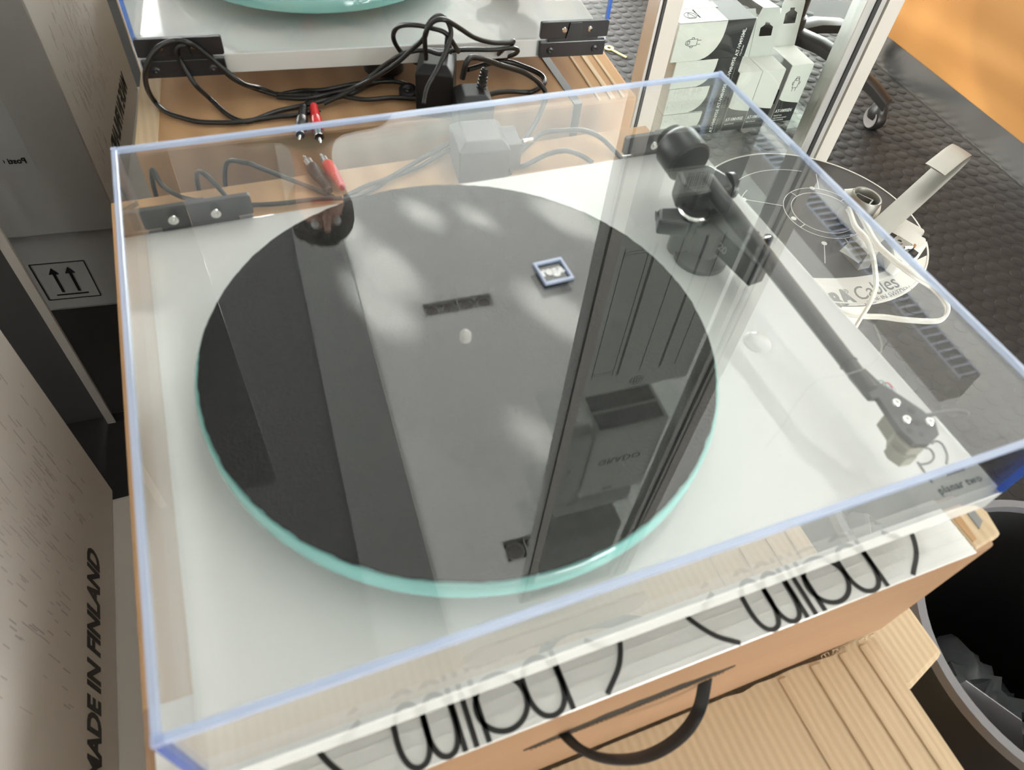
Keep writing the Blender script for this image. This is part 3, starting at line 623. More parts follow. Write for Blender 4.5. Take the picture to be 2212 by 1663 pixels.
def rca(tail, tip, material, e):
    p, q = Vector(tail), Vector(tip); d = (q - p).normalized(); L = (q - p).length; k = L / .058
    b = M(); prof = [(0, 0), (.0030, 0)]
    for i in range(7): prof += [(.0038 + i * .00012, .002 + i * .0026), (.0031 + i * .00012, .0034 + i * .0026)]
    prof += [(.0052, .0215), (.0056, .030), (.0056, .038), (.0050, .0400), (0, .0400)]
    b.lathe([(r, h * k) for r, h in prof], p, d, 20); o = b.build('plug', material, e, smooth=True)
    b = M(); b.lathe([(.0030, .0395 * k), (.0045, .0395 * k), (.0045, .0480 * k), (.0038, .0485 * k), (.0038, .042 * k)], p, d, 20); b.build('plug_sleeve', 'chrome', o, smooth=True)
    b = M(); b.lathe([(0, .041 * k), (.0016, .041 * k), (.0016, .0555 * k), (.0009, .058 * k), (0, .058 * k)], p, d, 14); b.build('plug_pin', 'chrome', o, smooth=True)
e = empty('signal_cable', (.12, .58, -.05), 'black audio cable looped over the rear hinge, with a black and a red plug', 'cable')
cords(('loopA', 'loopB', 'trunk1', 'trunk3'), .0023, e)
rca((.1416, .569, -.0425), (.1274, .5132, -.0415), 'black_plastic', e); rca((.1512, .5705, -.0425), (.1445, .5037, -.0415), 'red_plastic', e)
M().tube([(.1416, .569, -.0425), (.150, .585, -.043), (.166, .597, -.043)], .0014, 8, 5).build('cord', 'cable_black', e, smooth=True)
M().tube([(.1512, .5705, -.0425), (.158, .585, -.043), (.172, .597, -.043)], .0014, 8, 5).build('cord', 'cable_black', e, smooth=True)
b = M(); b.lathe([(0, .0035), (.002, .0045), (.003, .0035), (.0055, .0042), (.007, .0034), (.009, .0034), (.009, -.003), (0, -.003)], (.247, .579, -.0455), (-.1, -.3, 1), 28); b.build('split_disc', 'black_plastic', e, smooth=True)
e = empty('signal_cable', (.13, .45, -.05), 'second black audio cable with red and black plugs, seen through the front lid', 'cable')
cords(('twistH', 'twistI', 'cordM', 'cordN', 'cordO'), .0021, e)
rca((.1384, .4359, -.0435), (.1267, .4894, -.0420), 'black_plastic', e); rca((.1500, .4383, -.0435), (.1415, .489, -.0420), 'red_plastic', e)
def adapter(cx, cy, a, sx, sy, z0, z1, e, chamfer=.007):
    q = Matrix.Translation((cx, cy, 0)) @ Matrix.Rotation(rad(a), 4, 'Z'); hx, hy = sx / 2, sy / 2
    b = M(); lo = [(-hx, -hy), (hx, -hy), (hx, hy), (-hx, hy)]; hi = [(x * (1 - chamfer / hx), y * (1 - chamfer / hy)) for x, y in lo]
    vs = [q @ Vector((x, y, z0)) for x, y in lo] + [q @ Vector((x, y, z1 - chamfer)) for x, y in lo] + [q @ Vector((x, y, z1)) for x, y in hi]
    b.add(vs, [(3, 2, 1, 0), (8, 9, 10, 11)] + [(i + k, (i + 1) % 4 + k, (i + 1) % 4 + k + 4, i + k + 4) for k in (0, 4) for i in range(4)])
    o = b.build('body', 'black_plastic', e, bevel=.0012, seg=2)
    return q, o
def relief(p, d, e, r=.0042):
    b = M(); prof = [(0, 0)]
    for i in range(6): prof += [(r - i * .0002, i * .0032), (r - i * .0002, i * .0032 + .0018), (r - .0013 - i * .0001, i * .0032 + .0020), (r - .0013 - i * .0001, i * .0032 + .0031)]
    b.lathe(prof + [(0, .020)], p, d, 16); b.build('strain_relief', 'cable_black', e, smooth=True)
def pin(p, d, e):
    p = Vector(p); d = Vector(d).normalized()
    b = M(); b.lathe([(0, 0), (.0020, 0), (.0020, .009), (0, .009)], p, d, 14); b.build('pin_sleeve', 'black_plastic', e, smooth=True)
    b = M(); b.lathe([(0, .009), (.0020, .009), (.0020, .0175), (.0012, .019), (0, .019)], p, d, 14); b.build('pin', 'chrome', e, smooth=True)
e = empty('power_adapter', (.268, .562, -.05), 'black plug-in power adapter standing in the tangle of cables by the rear plinth', 'adapter')
q, o = adapter(.270, .556, -22, .036, .046, -.05, .001, e)
b = M(); b.box(-.0183, -.0181, -.017, .012, -.040, -.014, q); b.build('rating_label', 'card_grey', o)
relief(q @ Vector((.010, .012, -.001)), (0, -.1, 1), e); cords(('trunk2', 'loopC', 'loopD', 'loopE'), .0022, e)
e = empty('power_adapter', (.297, .515, -.05), 'second black power adapter just behind the front lid edge, pins to the right', 'adapter')
q, o = adapter(.292, .5095, -8, .034, .036, -.05, -.010, e)
relief(q @ Vector((.008, .004, -.012)), (.2, .1, 1), e, .0048); pin(q @ Vector((.017, .012, -.032)), (1, .05, 0), e)
cords(('loopF', 'loopG'), .0026, e)
e = empty('power_adapter', (.277, .447, -.05), 'third black power adapter seen through the lid behind the front plinth', 'adapter')
q, o = adapter(.277, .4470, -6, .046, .046, -.05, -.012, e)
M().box(.023, .036, -.014, .016, -.047, -.020, q).build('plug_face', 'black_plastic', o, bevel=.001); pin(q @ Vector((.036, .010, -.034)), (1, .02, 0), e)
cords(('cordJ', 'cordK', 'cordL'), .0024, e)
# ------------------------------------------------------------------ glass showcase with cartridge boxes
FC = Matrix.Translation((.64, .739, 0)) @ RF
def K(): return M(FC)
e = empty('glass_showcase', FC @ Vector((.18, .18, -.6)), 'tall glass showcase with aluminium posts holding small cartridge boxes', 'cabinet')
def post(x0, x1, y0, y1, light=None, seal=None):
    o = K().box(x0, x1, y0, y1, -.6, 2.2).build('post', 'alu', e, bevel=.001, seg=1)
    if light: K().box(*light, -.6, 2.2).build('post_face', 'alu_light', o)
    if seal: K().box(*seal, -.6, 2.2).build('post_seal', 'dark_seal', o)
post(-.0115, .022, .002, .032, (-.002, .0225, -.0002, .0022), (-.0062, -.0024, -.0004, .0021))
post(.327, .363, .002, .032, (.363, .391, -.002, .034), (.3425, .3500, -.0006, .0021))
for a in ((.022, .327, .012, .016),): K().box(*a, -.6, 2.2).build('glass_pane', 'glass', e)
for z in (-.285, .300, .620, 1.270, 1.640, 1.860): K().box(.002, .378, .018, .20, z - .006, z).build('glass_shelf', 'glass', e)
K().box(-.0115, .391, .002, .05, 2.2, 2.23).build('top_frame', 'alu', e)
K().box(-.0115, .391, .002, .20, -.6, -.585).build('base_plate', 'dark_seal', e)
def curve_pts(x0, x1, z0, z1, right=True, n=8):
    # rectangle whose lower right corner runs out in a curve
    return [(x0, z0)] + [(x0 + (x1 - x0) * (.55 + .45 * math.sin(i / n * math.pi / 2)), z0 + (z1 - z0) * (1 - math.cos(i / n * math.pi / 2)) * .75) for i in range(n + 1)] + [(x1, z1), (x0, z1)]
XZ = lambda y: FC @ frame((0, y, 0), (1, 0, 0), (0, 0, 1))
def icon(s, cx, cz, y, k, turn=0):
    q = XZ(y) @ Matrix.Translation((cx, cz, 0)) @ Matrix.Rotation(rad(turn), 4, 'Z') @ Matrix.Scale(k, 4)
    for pl in ([(-4, -6), (-4, 4), (-2, 9), (2, 9), (4, 4), (4, -6), (-4, -6)], [(-2.5, -6), (-2.5, -11)], [(2.5, -6), (2.5, -11)], [(-4, 2), (-6, 2), (-6, -1), (-4, -1)], [(4, 2), (6, 2), (6, -1), (4, -1)], [(-2, 4), (2, 4), (2, 7), (-2, 7), (-2, 4)]):
        for a, b_ in zip(pl, pl[1:]): s.ribbon([a, b_], .5, q, .2)
def lying(x0, x1, z0, z1, y0, y1, word, label, top=False):
    e = empty('cartridge_box', FC @ Vector(((x0 + x1) / 2, (y0 + y1) / 2, z0)), label, 'box', 'cartridge boxes in the showcase')
    K().box(x0, x1, y0, y1, z0, z1).build('body', 'card_black', e, bevel=.0006, seg=1)
    xm = x0 + (x1 - x0) * .62
    M().prism(curve_pts(x0, xm, z0 + .0004, z1 - .0004), 0, .0006, XZ(y0)).build('sleeve_front', 'card_white', e)
    K().box(x0 - .0005, x0, y0, y1, z0 + .0004, z1 - .0004).build('sleeve_end', 'card_white', e)
    K().box(x0, xm, y0, y1, z1, z1 + .0004).build('sleeve_top', 'card_white', e)
    q = XZ(y0 - .0003)
    text('lettering', word, .0078, q @ Vector((x1 - .012, z0 + .002, 0)), (0, 0, 1), -EX, 'print_white', e, weight=.0001)
    text('lettering', 'Elliptical Bonded' if not top else 'Microlinear', .0035, q @ Vector((x1 - .007, z0 + .002, 0)), (0, 0, 1), -EX, 'ink_grey' if not top else 'print_white', e)
    if top:
        s = M(); icon(s, x0 + .028, (z0 + z1) / 2, y0 - .0007, .0012, 90); s.build('cartridge_drawing', 'ink', e)
        s = M(); q2 = frame(FC @ Vector((x0 + .026, y0 + .020, z1 + .0006)), EX, EY); s.ribbon(circle(0, 0, .009, 24), .0006, q2, closed=True)
        for a, b_ in (((-.006, -.006), (0, .008)), ((0, .008), (.006, -.006)), ((-.006, -.006), (.006, -.006))): s.ribbon([a, b_], .0006, q2)
        s.build('logo', 'ink', e); text('lettering', 'audio-technica', .0042, q2 @ Vector((.013, -.008, .0002)), EY, -EX, 'ink', e)
        K().box(x0 + .01, xm + .005, y0 + .040, y0 + .058, z1, z1 + .0006).build('hang_slot', 'card_grey', e)
lying(.058, .168, -.285, -.2432, .030, .105, 'AT-VMN95E', 'bottom white and black box of the lying stack, partly behind the counterweight')
lying(.058, .168, -.2428, -.2004, .031, .105, 'AT-VMN95E', 'second box from the bottom of the stack lying on its side, white and black')
lying(.056, .168, -.2000, -.1574, .030, .105, 'AT-VMN95E', 'box lying just under the large AT-VM95ML box, white and black')
lying(.044, .168, -.1569, -.1010, .028, .125, 'AT-VM95ML', 'large white and black AT-VM95ML box on top of the stack', True)
def upright(x0, x1, y0, y1, word, label, tabh, small, draw=False):
    z0, z1 = -.285, -.186; e = empty('cartridge_box', FC @ Vector(((x0 + x1) / 2, (y0 + y1) / 2, z0)), label, 'box', 'cartridge boxes in the showcase')
    K().box(x0, x1, y0, y1, z0, z1).build('body', 'card_black', e, bevel=.0006, seg=1)
    n = 8; cz = z0 + (z1 - z0) * .33
    pts = [(x0, z1)] + [(x0 + (x1 - x0) * i / n, cz + .010 * (1 - (i / n) ** .6)) for i in range(n + 1)] + [(x1, z1)]
    M().prism(pts, 0, .0006, XZ(y0)).build('sleeve_front', 'card_white', e)
    K().box(x0, x1, y0, y1, z1, z1 + .0004).build('sleeve_top', 'card_white', e)
    sd = K().box(x0 - .0005, x0, y0, y1, z0, z1).build('sleeve_side', 'card_grey', e)
    K().box(x0 - .0009, x0 - .0005, y0 + .006, y0 + .022, z0 + .030, z0 + .055).build('side_print', 'ink', sd)
    q = XZ(y0 - .0003)
    text('lettering', word, .0078, q @ Vector((x0 + .002, z0 + .018, 0)), EX, (0, 0, 1), 'print_white', e, weight=.0001, stretch=.78)
    text('lettering', small, .0034, q @ Vector((x0 + .002, z0 + .0115, 0)), EX, (0, 0, 1), 'print_white', e, stretch=.8)
    if draw:
        s = M(); icon(s, (x0 + x1) / 2, z0 + .068, y0 - .0007, .0012); s.build('cartridge_drawing', 'ink', e)
        for k, t_ in enumerate(('DUAL MOVING MAGNET', 'STEREO CARTRIDGE')): text('lettering', t_, .0030, q @ Vector((x0 + .002, z0 + .007 - k * .004, 0)), EX, (0, 0, 1), 'print_white', e, stretch=.8)
    # hang tab leaning back, with a euro slot cut out of it
    hw = (x1 - x0) / 2; Q = FC @ Matrix.Translation(((x0 + x1) / 2, y1, z1)) @ Matrix.Rotation(rad(-12), 4, 'X') @ frame((0, 0, 0), (1, 0, 0), (0, 0, 1))
    h0, h1, a = tabh * .42, tabh * .66, hw * .55
    t = M()
    for pl in ([(-hw, 0), (hw, 0), (hw, h0), (-hw, h0)], [(-hw, h0), (-a, h0), (-a, h1 - .004), (-a * .4, h1), (-a * .4, tabh), (-hw * .72, tabh), (-hw, tabh * .8)], [(a, h0), (hw, h0), (hw, tabh * .8), (hw * .72, tabh), (a * .4, tabh), (a * .4, h1), (a, h1 - .004)], [(-a * .4, h1 + .004), (a * .4, h1 + .004), (a * .4, tabh), (-a * .4, tabh)]):
        t.prism(pl, 0, .0008, Q)
    t.build('hang_tab', 'card_grey', e)
upright(.1745, .2140, .032, .076, 'AT-VMN95E', 'left upright stylus box with a hang tab, next to the lying stack', .070, 'Elliptical Bonded')
upright(.2150, .2570, .032, .076, 'AT-VMN95E', 'right upright stylus box with a hang tab, beside the AT-VM95EN box', .070, 'Elliptical Bonded')
upright(.2735, .3145, .040, .100, 'AT-VM95EN', 'upright AT-VM95EN box with a cartridge drawing and a grey hang tab', .080, 'Elliptical Nude', True)
upright(.1745, .2200, .125, .180, 'AT-VMN95E', 'upright box at the back of the showcase shelf, only its hang tab showing', .075, 'Elliptical Bonded')
tag(K().box(.318, .345, .030, .070, -.2849, -.272).build('clear_block', 'glass', bevel=.0008, seg=1), 'clear glass block beside the AT-VM95EN box', 'block')
def plain(name, a, material, label, cat='box', bev=.001):
    e = empty(name, FC @ Vector(((a[0] + a[1]) / 2, (a[2] + a[3]) / 2, a[4])), label, cat)
    K().box(*a).build('body', material, e, bevel=bev, seg=1); return e
e = plain('software_box', (.056, .300, .034, .115, .3005, .410), 'card_white', 'white software box lettered Genelec Loudspeaker Manager User Kit, mirrored upside down in the lid')
q = XZ(.0335)
for s_, z in (('Genelec', .384), ('Loudspeaker Manager', .3605), ('User Kit', .338)): text('lettering', s_, .0150, q @ Vector((.062 + (.006 if s_[0] == 'U' else 0), z, 0)), EX, (0, 0, 1), 'ink', e, weight=.0003, stretch=.92)
e = plain('accessory_box', (.066, .255, .034, .12,   .4105, .600), 'card_black', 'black box with a barcode label on the software box, mirrored over the tonearm')
lb = M().prism([(.094, .484), (.193, .484), (.193, .540), (.094, .540)], 0, .0004, XZ(.0336)).build('barcode_label', 'card_white', e)
bars = M(); x = .140; k = 0
while x < .184:
    wd = (.0010, .0018, .0012, .0024, .0010)[k % 5]; bars.prism([(x, .498), (x + wd, .498), (x + wd, .527), (x, .527)], 0, .0004, XZ(.0331)); x += wd + (.0012, .0010, .0018)[k % 3]; k += 1
bars.build('barcode', 'ink', lb)
text('lettering', '302', .010, XZ(.0331) @ Vector((.166, .530, 0)), EX, (0, 0, 1), 'ink', lb)
e = plain('equipment_carton', (.056, .322, .034, .115, .6205, 1.100), 'card_white', 'pale carton with upright grooves and a round logo, mirrored in the mat', bev=.003)
for x, wd in ((.118, .006), (.176, .0022), (.226, .006), (.268, .0022)): K().box(x, x + wd, .0332, .0345, .645, 1.035).build('groove', 'ceiling_dark', e)
s = M(); s.ribbon(rrect(.056, .108, .66, 1.02, .012), .0022, XZ(.0334), closed=True, sub=2); s.build('window_outline', 'ceiling_dark', e)
s = M(); s.ribbon([(.178 + .017 * math.cos(t * .393), 1.069 + .011 * math.sin(t * .393)) for t in range(16)], .0028, XZ(.0334), closed=True, sub=3)
for x in (.172, .179, .186): s.ribbon([(x, 1.062), (x, 1.076)], .0024, XZ(.0334))
s.build('round_logo', 'ink', e)
e = plain('headphone_box', (.117, .322, .034, .165, 1.2705, 1.600), 'card_white', 'pale box lettered GRADO on a high shelf, mirrored in the right of the mat', bev=.002)
text('lettering', 'GRADO', .036, XZ(.0335) @ Vector((.147, 1.412, 0)), EX, (0, 0, 1), 'ink', e, weight=.0008)
text('lettering', 'SR80', .015, XZ(.0335) @ Vector((.190, 1.572, 0)), EX, (0, 0, 1), 'ink_grey', e, weight=.0004)
for y0, y1 in ((.042, .092), (.100, .150)): K().box(.128, .312, y0, y1, 1.2696, 1.2705).build('base_label', 'card_black', e)
e = plain('small_carton', (.030, .108, .036, .070, 1.2705, 1.610), 'card_grey', 'narrow grey carton standing left of the GRADO box'); text('lettering', 'S', .03, XZ(.0355) @ Vector((.058, 1.43, 0)), EX, (0, 0, 1), 'ink', e)
plain('flat_carton', (.06, .30, .04, .12, 1.6405, 1.70), 'card_grey', 'flat grey carton on the shelf above the GRADO box')
plain('dark_case', (.07, .255, .04, .12, 1.7005, 1.80), 'card_black', 'flat dark case lying on the flat grey carton')
plain('black_case', (.06, .322, .034, .12, 1.8605, 2.12), 'card_black', 'large black case on the top shelf, mirrored at the front rim of the mat', bev=.012)

# ------------------------------------------------------------------ cable spool and fittings on it
SX, SY, SR, SZ = .8416, .538, .173, -.3
e = empty('cable_spool', (SX, SY, -.6), 'black and white cable spool lying on the floor right of the front turntable', 'spool')
fl = M().lathe([(0, SZ - .006), (SR - .001, SZ - .006), (SR, SZ - .004), (SR, SZ - .002), (SR - .001, SZ), (0, SZ)], (SX, SY, 0), n=96).build('top_flange', 'spool_black', e, smooth=True)
M().lathe([(SR - .0026, SZ), (SR - .0002, SZ), (SR + .0004, SZ - .003), (SR - .0002, SZ + .0008), (SR - .0026, SZ + .0008)], (SX, SY, 0), n=96).build('flange_edge', 'spool_white', fl, smooth=True)
M().lathe([(0, -.6), (SR, -.6), (SR, -.592), (0, -.592)], (SX, SY, 0), n=64).build('bottom_flange', 'spool_black', e, smooth=True)
b = M()
for k in range(24): b.lathe([(.05, -.592 + k * .0118), (.128, -.592 + k * .0118), (.133, -.586 + k * .0118), (.128, -.5803 + k * .0118), (.05, -.5803 + k * .0118)], (SX, SY, 0), n=40)
b.build('wound_cable', 'cable_white', e, smooth=True)
# printed white field with lettering, and thin white circuit lines
a0, a1 = rad(205), rad(318); R2 = SR - .003
pts = [(SX + R2 * math.cos(a0 + (a1 - a0) * i / 30), SY + R2 * math.sin(a0 + (a1 - a0) * i / 30)) for i in range(31)]
pa, pb = Vector(pts[-1]), Vector(pts[0]); nrm = Vector((0.10, -.99))
mid = [(pa.lerp(pb, t) + nrm * .030 * math.sin(math.pi * t)) for t in [i / 10 for i in range(1, 10)]]
M().prism(pts + [tuple(v) for v in mid], SZ, SZ + .0003).build('printed_field', 'spool_white', fl)
qs = frame((SX, SY, SZ + .0004), (.995, .10, 0), (-.10, .995, 0))
text('lettering', 'SUPRA', .036, qs @ Vector((-.130, -.158, 0)), qs.to_3x3() @ Vector((1, 0, 0)), qs.to_3x3() @ Vector((0, 1, 0)), 'ink_grey', fl, shear=.25, weight=.0018, stretch=.68)
text('lettering', '®', .012, qs @ Vector((-.062, -.142, 0)), qs.to_3x3() @ Vector((1, 0, 0)), qs.to_3x3() @ Vector((0, 1, 0)), 'ink_grey', fl)
text('lettering', 'Cables', .034, qs @ Vector((-.052, -.160, 0)), qs.to_3x3() @ Vector((1, 0, 0)), qs.to_3x3() @ Vector((0, 1, 0)), 'ink_grey', fl, shear=.25, stretch=.85)
text('lettering', 'MADE IN SWEDEN', .0105, qs @ Vector((-.050, -.1705, 0)), qs.to_3x3() @ Vector((1, 0, 0)), qs.to_3x3() @ Vector((0, 1, 0)), 'ink_grey', fl, shear=.2)
Q0 = Matrix.Translation((0, 0, SZ + .0002)); RX, RY = .875, .550
def ln(pl, wd=.0011, closed=False): M().ribbon(pl, wd, Q0, .0003, 4, closed).build('printed_line', 'print_white', fl)
ln(circle(RX, RY, .060, 40), closed=True); ln(circle(RX, RY, .048, 40), closed=True)
ln(circle(SX, SY, .105, 40, rad(120), rad(190))); ln(circle(SX, SY, .140, 40, rad(195), rad(300))); ln(circle(SX, SY, .128, 40, rad(60), rad(170)))
for a, r0, r1 in ((20, .048, .060), (110, .048, .060), (200, .048, .060), (300, .048, .060), (60, .060, .100), (150, .060, .12), (235, .075, .12), (265, .060, .115)):
    ln([(RX + r0 * math.cos(rad(a)), RY + r0 * math.sin(rad(a))), (RX + r1 * math.cos(rad(a)), RY + r1 * math.sin(rad(a)))])
for a, r0 in ((70, .060), (180, .054), (280, .060), (150, .12), (235, .075), (265, .115)):
    M().lathe([(0, .0004), (.0042, .0004), (.0042, 0)], (RX + r0 * math.cos(rad(a)), RY + r0 * math.sin(rad(a)), SZ + .0001), n=14).build('printed_dot', 'print_white', fl)

e = empty('speaker_cable', (.83, .40, -.299), 'flat white twin speaker cable looping over the spool', 'cable')
WL = [(.905, .545, -.290), (.88, .514, -.27), (.846, .467, -.255), (.837, .434, -.25), (.823, .404, -.25), (.791, .366, -.24), (.762, .337, -.23), (.739, .318, -.235), (.727, .31, -.25), (.735, .314, -.28), (.745, .325, -.32)]
WR = [(.915, .552, -.29), (.884, .501, -.265), (.856, .459, -.25), (.832, .412, -.24), (.834, .378, -.24), (.84, .35, -.24), (.861, .333, -.25), (.866, .311, -.255), (.870, .301, -.265), (.865, .297, -.275), (.855, .303, -.282), (.828, .319, -.287), (.808, .335, -.292), (.786, .345, -.294), (.765, .362, -.2965), (.75, .40, -.2965)]
for P in (WL, WR):
    for dz in (-.0021, .0021):
        M().tube([(x, y, z + dz) for x, y, z in P], .0024, 8, 7).build('conductor', 'cable_white', e, smooth=True)
M().tube([(.93, .575, -.293), (.95, .56, -.285), (.955, .535, -.285), (.935, .515, -.29), (.912, .53, -.292)], .0062, 10, 7).build('jacket', 'cable_white', e, smooth=True)
e = empty('hook_bracket', (.90, .47, -.299), 'bare steel strip bracket with a hooked end sticking up from the spool', 'bracket')
M().tube([(.830, .440, -.284), (.865, .452, -.27), (.930, .474, -.245), (1.000, .498, -.218), (1.026, .507, -.206), (1.035, .510, -.197), (1.030, .508, -.189), (1.010, .501, -.187), (.985, .492, -.190), (.962, .484, -.194)], (.0011, .0155), 12, 8, flat=(0, 0, 1)).build('strip', 'steel', e, smooth=True)
M().box(.842, .862, .425, .462, -.299, -.268).build('foot_plate', 'steel', e, bevel=.001)
e = empty('metal_collar', (.905, .522, -.299), 'round nickel collar standing on the spool beside the steel strip', 'fitting')
M().lathe([(.0195, 0), (.0215, 0), (.0222, .002), (.0222, .044), (.0210, .046), (.0192, .045), (.0185, .043), (.0185, .002)], (.905, .522, -.2995), (.1, -.05, 1), 36).build('collar', 'steel', e, smooth=True)
qz = Matrix.Translation((.905, .522, 0)) @ Matrix.Rotation(rad(30), 4, 'Z')
for a in ((-.013, .013, -.013, -.011), (-.013, .013, .011, .013), (-.013, -.011, -.011, .011), (.011, .013, -.011, .011)): M().box(*a, -.29, -.262, qz).build('square_insert', 'steel', e)
for k in range(4): M().lathe([(0, .003), (.0018, .003), (.0026, .001), (.0026, 0)], (.905 + .0225 * math.cos(k * 1.2 - 1), .522 + .0225 * math.sin(k * 1.2 - 1), -.262), (math.cos(k * 1.2 - 1), math.sin(k * 1.2 - 1), .4), 12).build('screw', 'chrome', e, smooth=True)
e = empty('white_fitting', (.915, .44, -.299), 'white plastic fitting with black tabs and a metal latch, on the spool', 'fitting')
M().prism([(.911, .463), (.952, .479), (.9645, .448), (.943, .418), (.884, .400), (.879, .412)], -.298, -.270).build('body', 'white_plastic', e, bevel=.003)
M().prism([(.948, .436), (.956, .442), (.961, .434), (.953, .428)], -.276, -.2680).build('tab', 'black_plastic', e, bevel=.0006, seg=1)
M().prism([(.902, .413), (.915, .417), (.917, .407), (.905, .403)], -.276, -.2680).build('tab', 'black_plastic', e, bevel=.0006, seg=1)
M().prism([(.893, .448), (.908, .455), (.912, .446), (.897, .439)], -.276, -.2680).build('tab', 'black_plastic', e, bevel=.0006, seg=1)
M().prism([(.893, .438), (.912, .446), (.920, .424), (.902, .416)], -.2702, -.2675).build('latch_plate', 'steel', e, bevel=.0006, seg=1)
M().tube([(.899, .418, -.2655), (.908, .415, -.2635), (.917, .419, -.2655)], .0028, 10, 6).build('latch_pin', 'chrome', e, smooth=True)
M().lathe([(.0030, 0), (.0052, 0), (.0052, .002), (.0030, .002)], (.903, .433, -.2676), n=20).build('latch_washer', 'steel', e, smooth=True)

# ------------------------------------------------------------------ counter, chair, bag, bin
e = empty('counter', room(2.1, .5, -.6), 'cherry-wood shop counter with a steel kick plate, top right', 'counter')
M(RF).box(1.757, 2.5, -.6, 1.495, -.522, .42).build('front_panel', 'cherry_wood', e, bevel=.002)
M(RF).box(1.762, 2.48, -.6, 1.540, -.6, -.520).build('kick_plate', 'kick_steel', e, bevel=.001, seg=1)
M(RF).box(1.78, 2.5, 1.4955, 1.505, -.5, .42).build('end_panel', 'dark_seal', e)
HX, HY = 1.462, 1.385; A0 = math.atan2(1.105 - HY, 1.594 - HX)
e = empty('office_chair', (HX, HY, -.6), 'black office chair base on casters in front of the wooden counter', 'chair')
M().lathe([(0, -.49), (.036, -.49), (.040, -.47), (.036, -.43), (.030, -.425), (.028, -.33), (.020, -.328), (.020, -.12), (0, -.12)], (HX, HY, 0), n=28).build('column', 'chair_black', e, smooth=True)
for k in range(5):
    a = A0 + k * 2 * math.pi / 5; q = Matrix.Translation((HX, HY, 0)) @ Matrix.Rotation(a, 4, 'Z')
    b = M(); prof = [(.02, -.455, .024, .030), (.10, -.455, .023, .028), (.20, -.472, .021, .027), (.27, -.497, .019, .026), (.315, -.520, .017, .025)]
    vs = []; fs = []
    for x, zt, wd, hh in prof: vs += [q @ Vector((x, -wd, zt - hh)), q @ Vector((x, wd, zt - hh)), q @ Vector((x, wd, zt - .006)), q @ Vector((x, wd * .6, zt)), q @ Vector((x, -wd * .6, zt)), q @ Vector((x, -wd, zt - .006))]
    n = len(prof)
    for i in range(n - 1): fs += [(i * 6 + j, i * 6 + (j + 1) % 6, (i + 1) * 6 + (j + 1) % 6, (i + 1) * 6 + j) for j in range(6)]
    fs += [tuple(range(6)), tuple((n - 1) * 6 + j for j in range(6))]
    b.add(vs, fs); arm = b.build('star_arm', 'chair_black', e, smooth=True)
    p = q @ Vector((.302, 0, -.572)); ax = (math.cos(a + rad(55)), math.sin(a + rad(55)), 0)
    b = M(); b.lathe([(0, -.012), (.0275, -.012), (.029, -.008), (.029, .008), (.0275, .012), (0, .012)], p, ax, 28); w1 = b.build('caster', 'chair_black', e, smooth=True)
    for sg in (-1, 1):
        b = M(); b.lathe([(.020, .0122 * sg), (.025, .0150 * sg), (.0235, .0165 * sg), (.019, .0150 * sg), (0, .0160 * sg)], p, ax, 28); b.build('caster_cap', 'lamp_grey', w1, smooth=True)
    b = M(); b.lathe([(0, .010), (.021, .008), (.024, .022), (.020, .036), (.014, .046), (0, .046)], p + Vector((0, 0, -.008)), (0, 0, 1), 24); b.build('caster_hood', 'chair_black', w1, smooth=True)
b = M(); b.prism(rrect(-.235, .235, -.235, .235, .09), -.12, -.04, Matrix.Translation((HX, HY, 0)) @ Matrix.Rotation(A0, 4, 'Z')); b.build('seat', 'chair_black', e, bevel=.02, seg=3)
def blob(name, c0, rx, ry, rz, amp, material, seed, n=20, freq=3.):
    b = M(); vs = []; fs = []
    for i in range(n + 1):
        th = math.pi * i / n
        for j in range(2 * n):
            ph = math.pi * j / n; d = Vector((math.sin(th) * math.cos(ph), math.sin(th) * math.sin(ph), math.cos(th)))
            r = 1 + amp * noise.noise(d * freq + Vector((seed, 0, 0))) + amp * .6 * abs(noise.noise(d * freq * 2.3 + Vector((0, seed, 0))))
            vs.append(Vector((c0[0] + d.x * rx * r, c0[1] + d.y * ry * r, max(c0[2] + d.z * rz * r, c0[2] - rz * .92))))
    for i in range(n):
        for j in range(2 * n): fs.append((i * 2 * n + j, i * 2 * n + (j + 1) % (2 * n), (i + 1) * 2 * n + (j + 1) % (2 * n), (i + 1) * 2 * n + j))
    b.add(vs, fs); return b
tag(blob('white_bag', (1.62, 2.12, -.488), .20, .16, .12, .45, 'white_bag', 3.1).build('white_bag', 'white_bag', smooth=True), 'crumpled white plastic bag on the floor behind the showcase', 'bag')
BX, BY, BR, BZ = .715, -.074, .150, -.3
e = empty('waste_bin', (BX, BY, -.6), 'round black waste bin with a grey rim in the bottom right corner', 'bin')
M().lathe([(0, -.6), (.118, -.6), (BR - .003, BZ - .004), (BR - .003, BZ), (BR - .007, BZ), (BR - .007, BZ - .004), (.112, -.592), (0, -.592)], (BX, BY, 0), n=64).build('body', 'bin_black', e, smooth=True)
M().lathe([(BR - .0078, BZ - .010), (BR - .0078, BZ + .0012), (BR + .0006, BZ + .0012), (BR + .0012, BZ - .010), (BR - .0024, BZ - .010)], (BX, BY, 0), n=64).build('rim', 'bin_rim', e, smooth=True)
tag(blob('plastic_bag', (BX - .02, BY - .02, -.53), .085, .085, .066, .5, 'bag_grey', 8.2).build('plastic_bag', 'bag_grey', smooth=True), 'crumpled grey plastic bag inside the black waste bin', 'bag')
b = M(); q = frame((.5925, -.072, -.455), (.12, -.14, 0), (.05, .02, .97)); b.prism([(0, 0), (.085, 0), (.085, .08), (.06, .118), (0, .135)], 0, .0008, q)
tag(b.build('paper_sheet', 'paper'), 'folded pale grey sheet of paper leaning inside the waste bin', 'paper')
